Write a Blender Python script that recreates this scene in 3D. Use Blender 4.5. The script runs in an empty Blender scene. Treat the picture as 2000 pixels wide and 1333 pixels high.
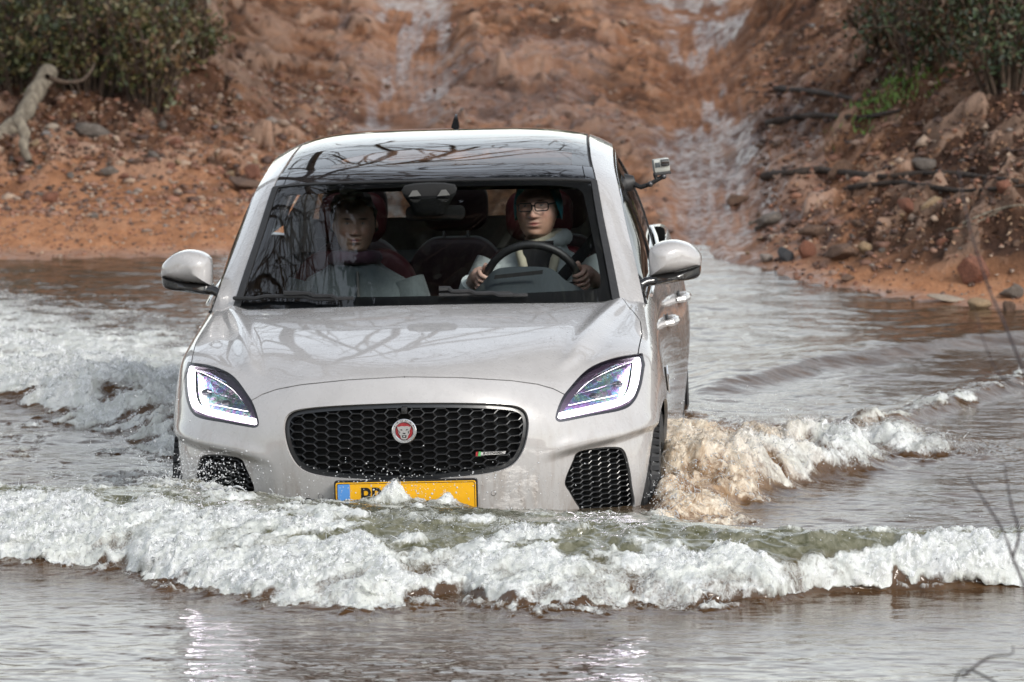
import bpy, bmesh, math, random
import numpy as np
from mathutils import Vector, Matrix

# ------------------------------------------------------------------ camera, sky, sun, exposure
scene = bpy.context.scene
COL = scene.collection
FPX = 15750.0            # focal length in pixels of a 2000 px wide picture
CAM_D, CAM_H = 30.0, 4.15
AX = math.radians(7.0) - (790 - 666.5) / FPX
cam_data = bpy.data.cameras.new("camera")
cam = bpy.data.objects.new("camera", cam_data); COL.objects.link(cam)
cam.location = (0, -CAM_D, CAM_H)
cam.rotation_euler = (math.pi / 2 - AX, 0, 0)
cam_data.sensor_width = 36.0
cam_data.lens = FPX / 2000 * 36.0
cam_data.clip_start = 0.5
cam_data.clip_end = 3000
cam_data.dof.use_dof = True
cam_data.dof.focus_distance = 30.05
cam_data.dof.aperture_fstop = 6.3
scene.camera = cam

SUN_EL, SUN_AZ = 36.0, 138.0      # azimuth clockwise from +Y
world = bpy.data.worlds.new("World"); scene.world = world; world.use_nodes = True
nt = world.node_tree; bgn = nt.nodes["Background"]
sky = nt.nodes.new("ShaderNodeTexSky"); sky.sky_type = 'NISHITA'; sky.sun_disc = False
sky.sun_elevation = math.radians(SUN_EL); sky.sun_rotation = math.radians(SUN_AZ)
sky.air_density = 1.4; sky.dust_density = 0.8; sky.ozone_density = 1.0
hsv = nt.nodes.new("ShaderNodeHueSaturation"); hsv.inputs["Saturation"].default_value = 0.32
nt.links.new(sky.outputs[0], hsv.inputs["Color"]); nt.links.new(hsv.outputs[0], bgn.inputs["Color"])
bgn.inputs["Strength"].default_value = 0.15
sun_d = bpy.data.lights.new("sun", 'SUN'); sun_d.energy = 1.4; sun_d.angle = math.radians(14); sun_d.color = (1, .95, .88)
sun = bpy.data.objects.new("sun", sun_d); COL.objects.link(sun)
sun.rotation_euler = (math.radians(90 - SUN_EL), 0, math.radians(180 - SUN_AZ))
sun.location = (0, 0, 30)
vs = scene.view_settings; vs.view_transform = 'Standard'; vs.look = 'None'; vs.gamma = 1.0
vs.exposure = 0.75
scene.cycles.max_bounces = 8; scene.cycles.transparent_max_bounces = 10
scene.cycles.caustics_reflective = False; scene.cycles.caustics_refractive = False

rng = np.random.default_rng(7); random.seed(7)

# ------------------------------------------------------------------ helpers
def tag(o, label=None, cat=None, group=None, kind=None):
    if label: o["label"] = label
    if cat: o["category"] = cat
    if group: o["group"] = group
    if kind: o["kind"] = kind
    return o

def empty(name, loc=(0, 0, 0), parent=None):
    o = bpy.data.objects.new(name, None); COL.objects.link(o); o.location = loc
    o.empty_display_size = .1
    if parent: o.parent = parent
    return o

def mesh_obj(name, V, F, mat=None, parent=None, smooth=True, N=None, attrs=None):
    me = bpy.data.meshes.new(name)
    V = np.asarray(V, np.float32).reshape(-1, 3)
    if isinstance(F, np.ndarray):
        n, k = F.shape
        me.vertices.add(len(V)); me.vertices.foreach_set("co", V.ravel())
        me.loops.add(n * k); me.loops.foreach_set("vertex_index", F.astype(np.int32).ravel())
        me.polygons.add(n); me.polygons.foreach_set("loop_start", np.arange(0, n * k, k, dtype=np.int32))
        me.polygons.foreach_set("loop_total", np.full(n, k, np.int32))
        me.update(calc_edges=True)
    else:
        me.from_pydata([tuple(map(float, v)) for v in V], [], [tuple(map(int, f)) for f in F]); me.update()
    if smooth: me.polygons.foreach_set("use_smooth", np.ones(len(me.polygons), bool))
    if attrs:
        for k_, a in attrs.items():
            at = me.attributes.new(k_, 'FLOAT', 'POINT'); at.data.foreach_set("value", np.asarray(a, np.float32).ravel())
    if N is not None:
        me.normals_split_custom_set_from_vertices(np.asarray(N, np.float64).reshape(-1, 3).tolist())
    if mat is not None: me.materials.append(mat)
    o = bpy.data.objects.new(name, me); COL.objects.link(o)
    if parent is not None: o.parent = parent
    return o

def bm_obj(name, bm, mat=None, parent=None, smooth=True, angle=40):
    bmesh.ops.recalc_face_normals(bm, faces=bm.faces)
    me = bpy.data.meshes.new(name)
    if smooth:
        for f in bm.faces: f.smooth = True
        ca = math.radians(angle)
        for e in bm.edges:
            if len(e.link_faces) == 2 and e.calc_face_angle(0) > ca: e.smooth = False
    bm.to_mesh(me); bm.free()
    if mat is not None: me.materials.append(mat)
    o = bpy.data.objects.new(name, me); COL.objects.link(o)
    if parent is not None: o.parent = parent
    return o

def bm_box(bm, c, s, rot=None, bevel=0.0):
    r = bmesh.ops.create_cube(bm, size=1.0)
    vs_ = r["verts"]
    bmesh.ops.scale(bm, vec=s, verts=vs_)
    if bevel > 0:
        es = list({e for v in vs_ for e in v.link_edges})
        rb = bmesh.ops.bevel(bm, geom=es, offset=bevel, segments=2, profile=.6, affect='EDGES')
        vs_ = list({v for f in rb["faces"] for v in f.verts} | {v for v in vs_ if v.is_valid})
    if rot is not None: bmesh.ops.rotate(bm, cent=(0, 0, 0), matrix=rot, verts=vs_)
    bmesh.ops.translate(bm, vec=c, verts=vs_)
    return vs_

def bm_tube(bm, pts, rad, seg=8, cap=True):
    pts = [Vector(p) for p in pts]
    n = len(pts)
    rads = rad if hasattr(rad, "__len__") else [rad] * n
    prev = None; rings = []
    up = None
    for i, p in enumerate(pts):
        t = (pts[min(i + 1, n - 1)] - pts[max(i - 1, 0)]).normalized()
        if up is None:
            a = Vector((0, 0, 1)) if abs(t.z) < .9 else Vector((1, 0, 0))
            up = (a - t * a.dot(t)).normalized()
        else:
            up = (up - t * up.dot(t)).normalized()
        s = t.cross(up)
        rings.append([bm.verts.new(p + (up * math.cos(2 * math.pi * k / seg) + s * math.sin(2 * math.pi * k / seg)) * rads[i]) for k in range(seg)])
    for a, b in zip(rings[:-1], rings[1:]):
        for k in range(seg):
            bm.faces.new((a[k], a[(k + 1) % seg], b[(k + 1) % seg], b[k]))
    if cap:
        bm.faces.new(rings[0][::-1]); bm.faces.new(rings[-1])
    return rings

def bm_prism(bm, poly, y0, y1, to3=None):
    """polygon in (x,z) extruded from y0 to y1"""
    f3 = to3 or (lambda x, y, z: (x, y, z))
    a = [bm.verts.new(f3(x, y0, z)) for x, z in poly]; b = [bm.verts.new(f3(x, y1, z)) for x, z in poly]
    n = len(poly)
    bm.faces.new(a); bm.faces.new(b[::-1])
    for i in range(n): bm.faces.new((a[i], b[i], b[(i + 1) % n], a[(i + 1) % n]))

def smoothstep(a, b, x):
    t = np.clip((np.asarray(x, float) - a) / (b - a), 0, 1); return t * t * (3 - 2 * t)

# lattice noise (numpy), 2-D and 3-D
_perm = rng.permutation(512); _g = rng.uniform(-1, 1, 4096)
def _h(ix, iy, iz): return _g[(_perm[(ix + _perm[(iy + _perm[iz & 511]) & 511]) & 511] * 7 + (ix & 7)) & 4095]
def noise(x, y, z=0.0):
    x, y, z = np.broadcast_arrays(np.asarray(x, float), np.asarray(y, float), np.asarray(z, float))
    ix, iy, iz = np.floor(x).astype(int), np.floor(y).astype(int), np.floor(z).astype(int)
    fx, fy, fz = x - ix, y - iy, z - iz
    fx, fy, fz = [t * t * t * (t * (t * 6 - 15) + 10) for t in (fx, fy, fz)]
    r = 0
    for a in (0, 1):
        wx = fx if a else 1 - fx
        for b in (0, 1):
            wy = fy if b else 1 - fy
            for c in (0, 1):
                wz = fz if c else 1 - fz
                r = r + wx * wy * wz * _h(ix + a, iy + b, iz + c)
    return r
def fbm(x, y, z=0.0, o=4, g=.5, l=2.03):
    r = 0; a = 1.0; s = 0
    for k in range(o):
        r = r + a * noise(x * l ** k + 17.3 * k, y * l ** k - 9.1 * k, np.asarray(z) * l ** k + 3.7 * k); s += a; a *= g
    return r / s * 1.6
def ridged(x, y, z=0.0, o=4, g=.55, l=2.1):
    r = 0; a = 1.0; s = 0
    for k in range(o):
        r = r + a * (1 - 2 * np.abs(noise(x * l ** k + 31.3 * k, y * l ** k + 5.1 * k, np.asarray(z) * l ** k))); s += a; a *= g
    return r / s

# ------------------------------------------------------------------ materials
class NT:
    def __init__(self, name):
        self.m = bpy.data.materials.new(name); self.m.use_nodes = True
        self.t = self.m.node_tree; self.b = self.t.nodes["Principled BSDF"]; self.out = self.t.nodes["Material Output"]
    def n(self, kind, **kw):
        nd = self.t.nodes.new("ShaderNode" + kind)
        for k, v in kw.items():
            if k.startswith("i_"):
                key = k[2:]; key = int(key) if key.isdigit() else key.replace("_", " ")
                if isinstance(v, bpy.types.NodeSocket): self.t.links.new(v, nd.inputs[key])
                else: nd.inputs[key].default_value = v
            else: setattr(nd, k, v)
        return nd
    def l(self, a, b): self.t.links.new(a, b)
    def set(self, **kw):
        for k, v in kw.items():
            s = self.b.inputs[k.replace("_", " ")]
            if isinstance(v, bpy.types.NodeSocket): self.l(v, s)
            else: s.default_value = v if not (isinstance(v, tuple) and len(v) == 3) else (*v, 1)
        return self
    def noise(self, scale, detail=4, rough=.55, vec=None, dist=0.0):
        nd = self.n("TexNoise", i_Scale=scale, i_Detail=detail, i_Roughness=rough, i_Distortion=dist)
        if vec is not None: self.l(vec, nd.inputs["Vector"])
        return nd.outputs["Fac"]
    def obj(self): return self.n("TexCoord").outputs["Object"]
    def geo(self): return self.n("NewGeometry").outputs["Position"]
    def ramp(self, fac, stops, interp='LINEAR'):
        r = self.n("ValToRGB"); r.color_ramp.interpolation = interp; e = r.color_ramp.elements
        while len(e) < len(stops): e.new(.5)
        for el, (p, c) in zip(e, stops):
            el.position = p; el.color = (*c, 1) if isinstance(c, tuple) else (c, c, c, 1)
        self.l(fac, r.inputs[0]); return r.outputs[0]
    def mapr(self, fac, a, b, c=0., d=1.):
        return self.n("MapRange", i_0=fac, i_1=a, i_2=b, i_3=c, i_4=d).outputs[0]
    def mix(self, fac, a, b):
        r = self.n("Mix", data_type='RGBA')
        for s, v in ((r.inputs[0], fac), (r.inputs[6], a), (r.inputs[7], b)):
            if isinstance(v, bpy.types.NodeSocket): self.l(v, s)
            else: s.default_value = (*v, 1) if isinstance(v, tuple) and len(v) == 3 else v
        return r.outputs[2]
    def math(self, op, a, b=0.0):
        r = self.n("Math", operation=op)
        for s, v in ((r.inputs[0], a), (r.inputs[1], b)):
            if isinstance(v, bpy.types.NodeSocket): self.l(v, s)
            else: s.default_value = v
        return r.outputs[0]
    def bump(self, h, strength=.3, dist=.01, normal=None):
        r = self.n("Bump", i_Strength=strength, i_Distance=dist, i_Height=h)
        if normal is not None: self.l(normal, r.inputs["Normal"])
        return r.outputs[0]
    def attr(self, name): return self.n("Attribute", attribute_name=name).outputs["Fac"]

def simple(name, col, rough=.5, metal=0., coat=0., spec=None, var=.12, scale=40., bump=.0, emis=None):
    t = NT(name); t.set(Roughness=rough, Metallic=metal, Coat_Weight=coat)
    nz = t.noise(scale, 5, .6, t.obj())
    k = t.mapr(nz, .25, .75, 1 - var, 1 + var)
    c = t.n("VectorMath", operation='SCALE', i_0=col); t.l(k, c.inputs["Scale"]); t.set(Base_Color=c.outputs[0])
    if bump: t.l(t.bump(nz, bump, .004), t.b.inputs["Normal"])
    if emis: t.set(Emission_Color=emis[0], Emission_Strength=emis[1])
    return t.m

def paint_mat():
    t = NT("car_paint"); g = t.obj()
    t.set(Base_Color=(.43, .405, .385), Metallic=.0, Roughness=.32, Coat_Weight=1.0, Coat_Roughness=.03, Coat_IOR=1.5)
    # road film: faint dusty variation
    nz = t.noise(9, 6, .65, g)
    t.set(Base_Color=t.mix(t.mapr(nz, .35, .75), (.425, .412, .405), (.375, .362, .355)))
    t.set(Roughness=t.mapr(t.noise(26, 4, .6, g), .3, .7, .22, .36))
    # splashed lower panels: muddy film in runs, fading upwards
    zz = t.n("SeparateXYZ", i_0=g).outputs[2]; mpv = t.n("Mapping", i_Scale=(30, 30, 3.5), i_Vector=g).outputs[0]
    runs = t.noise(1.0, 5, .65, mpv); low = t.mapr(zz, .92, .42)
    dirt = t.math('MULTIPLY', t.mapr(runs, .48, .70), low); spk = t.math('MULTIPLY', t.mapr(t.noise(240, 3, .6, g), .64, .70), t.mapr(zz, 1.0, .5, .15, .8))
    base = t.b.inputs["Base Color"].links[0].from_socket
    t.set(Base_Color=t.mix(t.math('MULTIPLY', t.math('MAXIMUM', dirt, spk), .55), base, (.19, .135, .095)))
    # beads of water: two sizes of round drops, denser on some patches
    def drops(scale, rad, seed):
        mp = t.n("Mapping", i_Location=(seed, seed * .7, 0), i_Vector=g)
        v = t.n("TexVoronoi", feature='F1', i_Scale=scale, i_Randomness=1.0); t.l(mp.outputs[0], v.inputs["Vector"])
        sep = t.n("SeparateColor", i_Color=v.outputs["Color"])
        r = t.mapr(sep.outputs[0], .55, 1.0, 0.0, rad)
        d = t.math('SUBTRACT', r, v.outputs["Distance"])
        return t.math('MAXIMUM', d, 0.0)
    h = t.math('ADD', t.math('MULTIPLY', drops(70, .28, 0), .6), t.math('MULTIPLY', drops(150, .30, 3.1), .3))
    patch = t.mapr(t.noise(4.5, 3, .6, g), .45, .62)
    h = t.math('MULTIPLY', h, patch)
    nrm = t.bump(h, .9, .012)
    t.l(nrm, t.b.inputs["Coat Normal"]); t.l(nrm, t.b.inputs["Normal"])
    return t.m

def glass_mat(name, tint, refl=1.0):
    t = NT(name)
    tr = t.n("BsdfTransparent", i_Color=(*tint, 1)); gl = t.n("BsdfGlossy", i_Color=(1, 1, 1, 1), i_Roughness=.0)
    fr = t.n("Fresnel", i_IOR=1.52)
    f2 = t.math('MULTIPLY', fr.outputs[0], 1.1 * refl)
    mx = t.n("MixShader"); t.l(f2, mx.inputs[0]); t.l(tr.outputs[0], mx.inputs[1]); t.l(gl.outputs[0], mx.inputs[2])
    t.l(mx.outputs[0], t.out.inputs["Surface"]); return t.m

M = {}
M['paint'] = paint_mat()
M['gloss_black'] = simple("gloss_black", (.012, .012, .013), .12, coat=.6)
M['grille_black'] = simple("grille_black", (.009, .010, .012), .34, coat=.3, var=.3)
M['satin_black'] = simple("satin_black", (.02, .02, .021), .5, var=.2)
M['void'] = simple("void_black", (.006, .006, .006), .9)
M['rubber'] = simple("rubber", (.018, .018, .019), .65, var=.3, bump=.3)
M['chrome'] = simple("chrome", (.75, .75, .76), .12, metal=1., var=.04)
M['glass'] = glass_mat("windscreen_glass", (.97, 1., 1.))
M['dark_glass'] = glass_mat("dark_glass", (.25, .27, .28))
M['roof_black'] = simple("roof_black_glass", (.012, .013, .016), .05, coat=1.0, var=.05)
M['roof_glass'] = glass_mat('panoramic_roof_glass', (.75, .77, .79), 1.1)
M['privacy_glass'] = glass_mat('privacy_glass', (.10, .11, .11))
M['rear_glass'] = glass_mat('rear_glass', (.30, .33, .33))
M['frit'] = simple("frit_black", (.008, .008, .009), .35)
M['plastic_grey'] = simple("dash_plastic", (.045, .055, .06), .55, var=.1, scale=200, bump=.1)
M['seat_red'] = simple("seat_red", (.07, .005, .009), .55, var=.2)
M['seat_dark'] = simple("seat_dark", (.03, .01, .012), .6, var=.2)
M['lining'] = simple("headlining", (.12, .12, .115), .9)
M['black_cloth'] = simple("black_cloth", (.012, .012, .014), .9, var=.3)

# ------------------------------------------------------------------ car frame (u = across, y = back from the nose, z = up from the road)
PSI, ROLL = math.radians(3.1), math.radians(1.5)
CAR_O = np.array([-0.396, 0, -0.41]); PIV = np.array([0, 0, .4])
_cr, _sr, _cp, _sp = math.cos(ROLL), math.sin(ROLL), math.cos(PSI), math.sin(PSI)
RCAR = np.array([[_cp, _sp, 0], [-_sp, _cp, 0], [0, 0, 1]]) @ np.array([[_cr, 0, -_sr], [0, 1, 0], [_sr, 0, _cr]])
CAR_M = Matrix.Translation(Vector(CAR_O + PIV)) @ Matrix(RCAR.tolist()).to_4x4() @ Matrix.Translation(-Vector(PIV))
_ca, _sa = math.cos(AX), math.sin(AX)
FWD = np.array([0, _ca, -_sa]); UPV = np.array([0, _sa, _ca]); CAMP = np.array([0, -CAM_D, CAM_H])
def car_px(P):
    """where points of the car fall in a 2000 px drawing of its front view (used to read outlines off the drawing)"""
    w = (np.asarray(P) - PIV) @ RCAR.T + CAR_O + PIV - CAMP
    z = w @ FWD
    return np.stack([1000 + FPX * w[..., 0] / z, 666.5 - FPX * (w @ UPV) / z], -1)
def car_at(px, py, d):
    r = FWD + np.array([1, 0, 0]) * (px - 1000) / FPX - UPV * (py - 666.5) / FPX
    c = (CAMP - CAR_O - PIV) @ RCAR + PIV; q = r @ RCAR
    return c + q * ((d - c[1]) / q[1])
def world_at(px, py, Y=None, Z=None):
    r = FWD + np.array([1, 0, 0]) * (px - 1000) / FPX - UPV * (py - 666.5) / FPX
    t = (Y - CAMP[1]) / r[1] if Y is not None else (Z - CAMP[2]) / r[2]
    return CAMP + r * t

# ------------------------------------------------------------------ surface tools
def bspline(P, nu, nv, mirror_col0=False, mirror_lastrow=False):
    """P[row, col, 3] control net -> dense grid of a uniform cubic B-spline sheet"""
    P = np.asarray(P, float); fl = np.array([-1, 1, 1])
    c0 = P[:, 1:2] * fl if mirror_col0 else 2 * P[:, :1] - P[:, 1:2]
    P = np.concatenate([c0, P, 2 * P[:, -1:] - P[:, -2:-1]], 1)
    last = P[-2:-1] * fl if mirror_lastrow else 2 * P[-1:] - P[-2:-1]
    P = np.concatenate([2 * P[:1] - P[1:2], P, last], 0)
    def basis(n, k):
        t = np.linspace(0, n - 3 - 1e-9, k); i = np.floor(t).astype(int); f = t - i
        B = np.zeros((k, n)); w = [(1 - f) ** 3 / 6, (3 * f ** 3 - 6 * f ** 2 + 4) / 6, (-3 * f ** 3 + 3 * f ** 2 + 3 * f + 1) / 6, f ** 3 / 6]
        for a in range(4): B[np.arange(k), i + a] += w[a]
        return B, t
    Bu, tu = basis(P.shape[0], nu); Bv, tv = basis(P.shape[1], nv)
    return np.einsum('ir,rcx,jc->ijx', Bu, P, Bv), tu, tv

def grid_normals(S, flip=False):
    du = np.gradient(S, axis=0); dv = np.gradient(S, axis=1)
    n = np.cross(du, dv); n /= np.linalg.norm(n, axis=-1, keepdims=True) + 1e-12
    return -n if flip else n

class Sheet:
    """triangle sheet with per-vertex normals and extra scalars; can be cut along any scalar field"""
    def __init__(self, V, N, T, A=None): self.V, self.N, self.T, self.A = V, N, T, A or {}
    @staticmethod
    def grid(S, N, A=None):
        nu, nv = S.shape[:2]; idx = np.arange(nu * nv).reshape(nu, nv)
        a, b, c, d = idx[:-1, :-1].ravel(), idx[:-1, 1:].ravel(), idx[1:, 1:].ravel(), idx[1:, :-1].ravel()
        return Sheet(S.reshape(-1, 3), N.reshape(-1, 3), np.concatenate([np.stack([a, b, c], 1), np.stack([a, c, d], 1)]), {k: v.ravel() for k, v in (A or {}).items()})
    def cut(self, f):
        """returns (part with f<0, part with f>0)"""
        f = np.where(np.abs(f) < 1e-9, 1e-9, f); T = self.T; n = len(self.V); s = f[T] > 0; c = s.sum(1)
        neg, pos, mx = T[c == 0], T[c == 3], T[(c == 1) | (c == 2)]
        if len(mx) == 0: return self.sub(neg), self.sub(pos)
        sm = f[mx] > 0; lone_pos = sm.sum(1) == 1
        k = np.argmax(np.where(lone_pos[:, None], sm, ~sm), 1); r = np.arange(len(mx))
        a, b, cc = mx[r, k], mx[r, (k + 1) % 3], mx[r, (k + 2) % 3]
        def key(p, q): return np.minimum(p, q) * n + np.maximum(p, q)
        kk = np.concatenate([key(a, b), key(a, cc)]); uq, inv = np.unique(kk, return_inverse=True)
        p0, p1 = uq // n, uq % n; t = (f[p0] / (f[p0] - f[p1]))[:, None]
        V = np.concatenate([self.V, self.V[p0] * (1 - t) + self.V[p1] * t])
        nn = self.N[p0] * (1 - t) + self.N[p1] * t; nn /= np.linalg.norm(nn, axis=1, keepdims=True)
        N = np.concatenate([self.N, nn]); A = {q: np.concatenate([v, v[p0] * (1 - t[:, 0]) + v[p1] * t[:, 0]]) for q, v in self.A.items()}
        p = inv[:len(a)] + n; q = inv[len(a):] + n
        lone = np.stack([a, p, q], 1); oth = np.concatenate([np.stack([p, b, cc], 1), np.stack([p, cc, q], 1)]); o2 = np.concatenate([lone_pos, lone_pos])
        neg = np.concatenate([neg, lone[~lone_pos], oth[o2]]); pos = np.concatenate([pos, lone[lone_pos], oth[~o2]])
        S = Sheet(V, N, None, A)
        return S.sub(neg), S.sub(pos)
    def sub(self, T):
        if len(T) == 0: return Sheet(np.zeros((0, 3)), np.zeros((0, 3)), np.zeros((0, 3), int), {k: np.zeros(0) for k in self.A})
        u, inv = np.unique(T, return_inverse=True)
        return Sheet(self.V[u], self.N[u], inv.reshape(-1, 3), {k: v[u] for k, v in self.A.items()})
    def boundary(self):
        T = self.T; n = len(self.V); e = np.concatenate([T[:, [0, 1]], T[:, [1, 2]], T[:, [2, 0]]])
        k = np.minimum(e[:, 0], e[:, 1]) * n + np.maximum(e[:, 0], e[:, 1]); u, i, c = np.unique(k, return_index=True, return_counts=True)
        return e[i[c == 1]]
    def offset(self, t): return Sheet(self.V + self.N * t, self.N.copy(), self.T.copy(), {k: v.copy() for k, v in self.A.items()})
    def mirror(self):
        fl = np.array([-1, 1, 1]); return Sheet(self.V * fl, self.N * fl, self.T[:, ::-1].copy(), dict(self.A))
    def join(self, o):
        n = len(self.V); return Sheet(np.concatenate([self.V, o.V]), np.concatenate([self.N, o.N]), np.concatenate([self.T, o.T + n]), {k: np.concatenate([v, o.A[k]]) for k, v in self.A.items()})
    def both(self): return self.join(self.mirror())
    def flange(self, t, keep=None):
        """fold the free edges inward by t along the surface normal"""
        e = self.boundary()
        if keep is not None: e = e[keep(self.V[e].mean(1))]
        if len(e) == 0: return self
        a, b = self.V[e[:, 0]], self.V[e[:, 1]]; na, nb = self.N[e[:, 0]], self.N[e[:, 1]]
        fn = np.cross(b - a, -na); fn /= np.linalg.norm(fn, axis=1, keepdims=True) + 1e-12; m = len(e)
        V = np.concatenate([a, b, b - nb * t, a - na * t]); N = np.concatenate([fn] * 4)
        i = np.arange(m); T = np.concatenate([np.stack([i, i + m, i + 2 * m], 1), np.stack([i, i + 2 * m, i + 3 * m], 1)])[:, ::-1]
        return self.join(Sheet(V, -N, T, {k: np.concatenate([v[e[:, 0]], v[e[:, 1]], v[e[:, 1]], v[e[:, 0]]]) for k, v in self.A.items()}))
    def obj(self, name, mat, parent): return mesh_obj(name, self.V, self.T, mat, parent, True, self.N)

def spline2(pts, k=6, closed=True):
    """Catmull-Rom through 2-D points; a third value 1 marks a sharp corner"""
    P = [np.array(p[:2], float) for p in pts]; sh = [len(p) > 2 for p in pts]; n = len(P); out = []
    for i in range(n if closed else n - 1):
        p1, p2 = P[i], P[(i + 1) % n]; p0 = P[i - 1] if closed or i > 0 else p1; p3 = P[(i + 2) % n] if closed or i + 2 < n else p2
        if sh[i]: p0 = p1 - (p2 - p1)
        if sh[(i + 1) % n]: p3 = p2 + (p2 - p1)
        for t in np.arange(k) / k:
            out.append(.5 * (2 * p1 + (p2 - p0) * t + (2 * p0 - 5 * p1 + 4 * p2 - p3) * t ** 2 + (3 * p1 - p0 - 3 * p2 + p3) * t ** 3))
    if not closed: out.append(P[-1])
    return np.array(out)

def sdf(poly, q):
    """signed distance to a closed polygon, negative inside"""
    poly = np.asarray(poly); a = poly; b = np.roll(poly, -1, 0); d2 = np.full(len(q), 1e18); ins = np.zeros(len(q), bool)
    for p, r in zip(a, b):
        e = r - p; w = q - p; t = np.clip((w @ e) / (e @ e + 1e-18), 0, 1); dd = w - t[:, None] * e; d2 = np.minimum(d2, (dd * dd).sum(1))
        c = ((p[1] <= q[:, 1]) != (r[1] <= q[:, 1])); x = p[0] + (q[:, 1] - p[1]) / (r[1] - p[1] + 1e-18) * e[0]
        ins ^= c & (q[:, 0] < x)
    return np.where(ins, -1, 1) * np.sqrt(d2)

# ------------------------------------------------------------------ the car: master surface of the lower body (half)
car = empty("car"); car.matrix_world = CAR_M
tag(car, "light grey SUV with lit headlights wading through the brown water", "car")

def body_net():
    u0 = [0, .22, .42, .60, .74, .85, .922]; p0 = [0, .022, .082, .19, .325, .485, .665]
    doff = {0: [.12] * 7, 1: [.05] * 7, 2: [.025] * 7, 3: [.015] * 7, 4: [.018] * 7, 5: [.04, .042, .05, .06, .065, .05, .03], 6: [.085, .088, .10, .13, .135, .115, .075]}
    zr = {0: [.20] * 7, 1: [.40] * 7, 2: [.56] * 7, 3: [.68] * 7, 4: [.79, .79, .785, .78, .785, .79, .79],
          5: [.885, .88, .868, .858, .872, .885, .895], 6: [.962, .956, .936, .915, .948, .968, .985]}
    us = {0: -.05, 1: -.012, 2: 0, 3: .004, 4: .004, 5: -.004, 6: -.018}
    rows = []
    sd = [.95, 1.2, 1.5, 1.9, 2.4, 2.9, 3.25, 3.6, 3.95, 4.2, 4.35]
    crest_u = [.905, .89, .876, .872, .870, .872, .885, .885, .84, .72, .50]
    crest_z = [1.012, 1.050, 1.088, 1.098, 1.103, 1.12, 1.145, 1.165, 1.15, 1.10, 1.06]
    side_u = {0: [.90, .885, .88, .88, .88, .89, .90, .90, .88, .78, .5], 1: [.935, .915, .91, .91, .91, .925, .935, .94, .92, .82, .55],
              2: [.953, .935, .925, .922, .924, .938, .955, .958, .93, .84, .6], 3: [.960, .945, .932, .928, .93, .945, .965, .965, .94, .85, .6],
              4: [.958, .947, .934, .930, .932, .945, .965, .965, .935, .84, .6], 5: [.938, .930, .922, .920, .922, .930, .945, .945, .91, .80, .55]}
    side_z = {0: .20, 1: .40, 2: .55, 3: .67, 4: .79, 5: None}
    for r in range(7):
        sq = {0: 1, 1: 1, 2: .95, 3: .75, 4: .35, 5: .08, 6: 0}[r]
        pr = [a + (b - a) * sq for a, b in zip(p0, [0, .020, .072, .158, .250, .335, .415])]
        row = [(0 if u == 0 else u + us[r] * (u / .92), p + doff[r][k], zr[r][k]) for k, (u, p) in enumerate(zip(u0, pr))]
        for k, d in enumerate(sd):
            if r == 6: row.append((crest_u[k], d, crest_z[k]))
            else:
                z = side_z[r] if side_z[r] else .885 + .35 * (crest_z[k] - .97)
                row.append((side_u[r][k], d, z))
        rows.append(row)
    crest = np.array(rows[6]); n = crest.shape[0]
    dend = [.42, .45, .52, .62, .74, .87, 1.0, 1.12, 1.24, 1.36]
    def zc(d): return np.interp(d, [.08, .14, .22, .35, .6, .9, 1.15, 1.45], [.955, .985, 1.005, 1.028, 1.066, 1.103, 1.128, 1.14])
    def B(u, d):
        ur = .60 + .17 * np.clip((d - .27) / 1.15, 0, 1)
        return zc(d) - .030 * (min(u, ur) / .6) ** 2 - .16 * max(u - ur, 0)
    for t in (.13, .30, .62, 1.0):
        row = []
        for k in range(n):
            c = crest[k]
            if k < len(dend):
                u = c[0] * (1 - t); d = c[1] + (dend[k] - c[1]) * t
                w = min(1, t / .28)
                row.append((u, d, c[2] * (1 - w) + B(u, d) * w + (.006 if t == .13 else 0)))
            else:
                row.append((c[0] + (.78 * c[0] / .87 - c[0]) * t, c[1], c[2] + .015 * t))
        rows.append(row)
    return rows

S, tu, tv = bspline(body_net(), 330, 470, mirror_col0=True, mirror_lastrow=True)
S[:, 0, 0] = 0
# pressed lines of the bumper: shoulder under the lamp and the scooped pocket round the side vent
px = car_px(S)
shl = np.interp(px[..., 0], [1040, 1062, 1150, 1220, 1285, 1310], [898, 893, 868, 851, 828, 818])
win = smoothstep(1050, 1120, px[..., 0]) * smoothstep(1.2, .6, S[..., 1])
below = smoothstep(-4, 16, px[..., 1] - shl) * win
S[..., 1] += .030 * below * smoothstep(.80, .70, S[..., 1]); S[..., 0] -= .012 * below * smoothstep(.5, .9, S[..., 0])
S[..., 1] -= .010 * win * np.exp(-((px[..., 1] - shl + 10) / 14) ** 2) * smoothstep(.8, .5, S[..., 1])
# raised centre of the bonnet ends in soft ridges
rid = .585 + .175 * np.clip((S[..., 1] - .27) / 1.15, 0, 1)
on = smoothstep(6.35, 6.9, tu)[:, None] * (S[..., 1] < 1.6)
S[..., 2] += on * (.013 * np.exp(-((S[..., 0] - rid) / .035) ** 2) - .006 * np.exp(-((S[..., 0] - rid - .07) / .04) ** 2))
NB = grid_normals(S)
if NB[20, 20, 1] > 0: NB = -NB
NB[:, 0, 0] = 0; NB[-1, :, 0] *= np.where(S[-1, :, 0] < .01, 0, 1)
NB /= np.linalg.norm(NB, axis=-1, keepdims=True)
body = Sheet.grid(S, NB, {'r': np.repeat(tu[:, None], len(tv), 1), 'c': np.repeat(tv[None], len(tu), 0)})
PXB = lambda sh: car_px(np.abs(sh.V) * np.array([1, 1, 1]))

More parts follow.
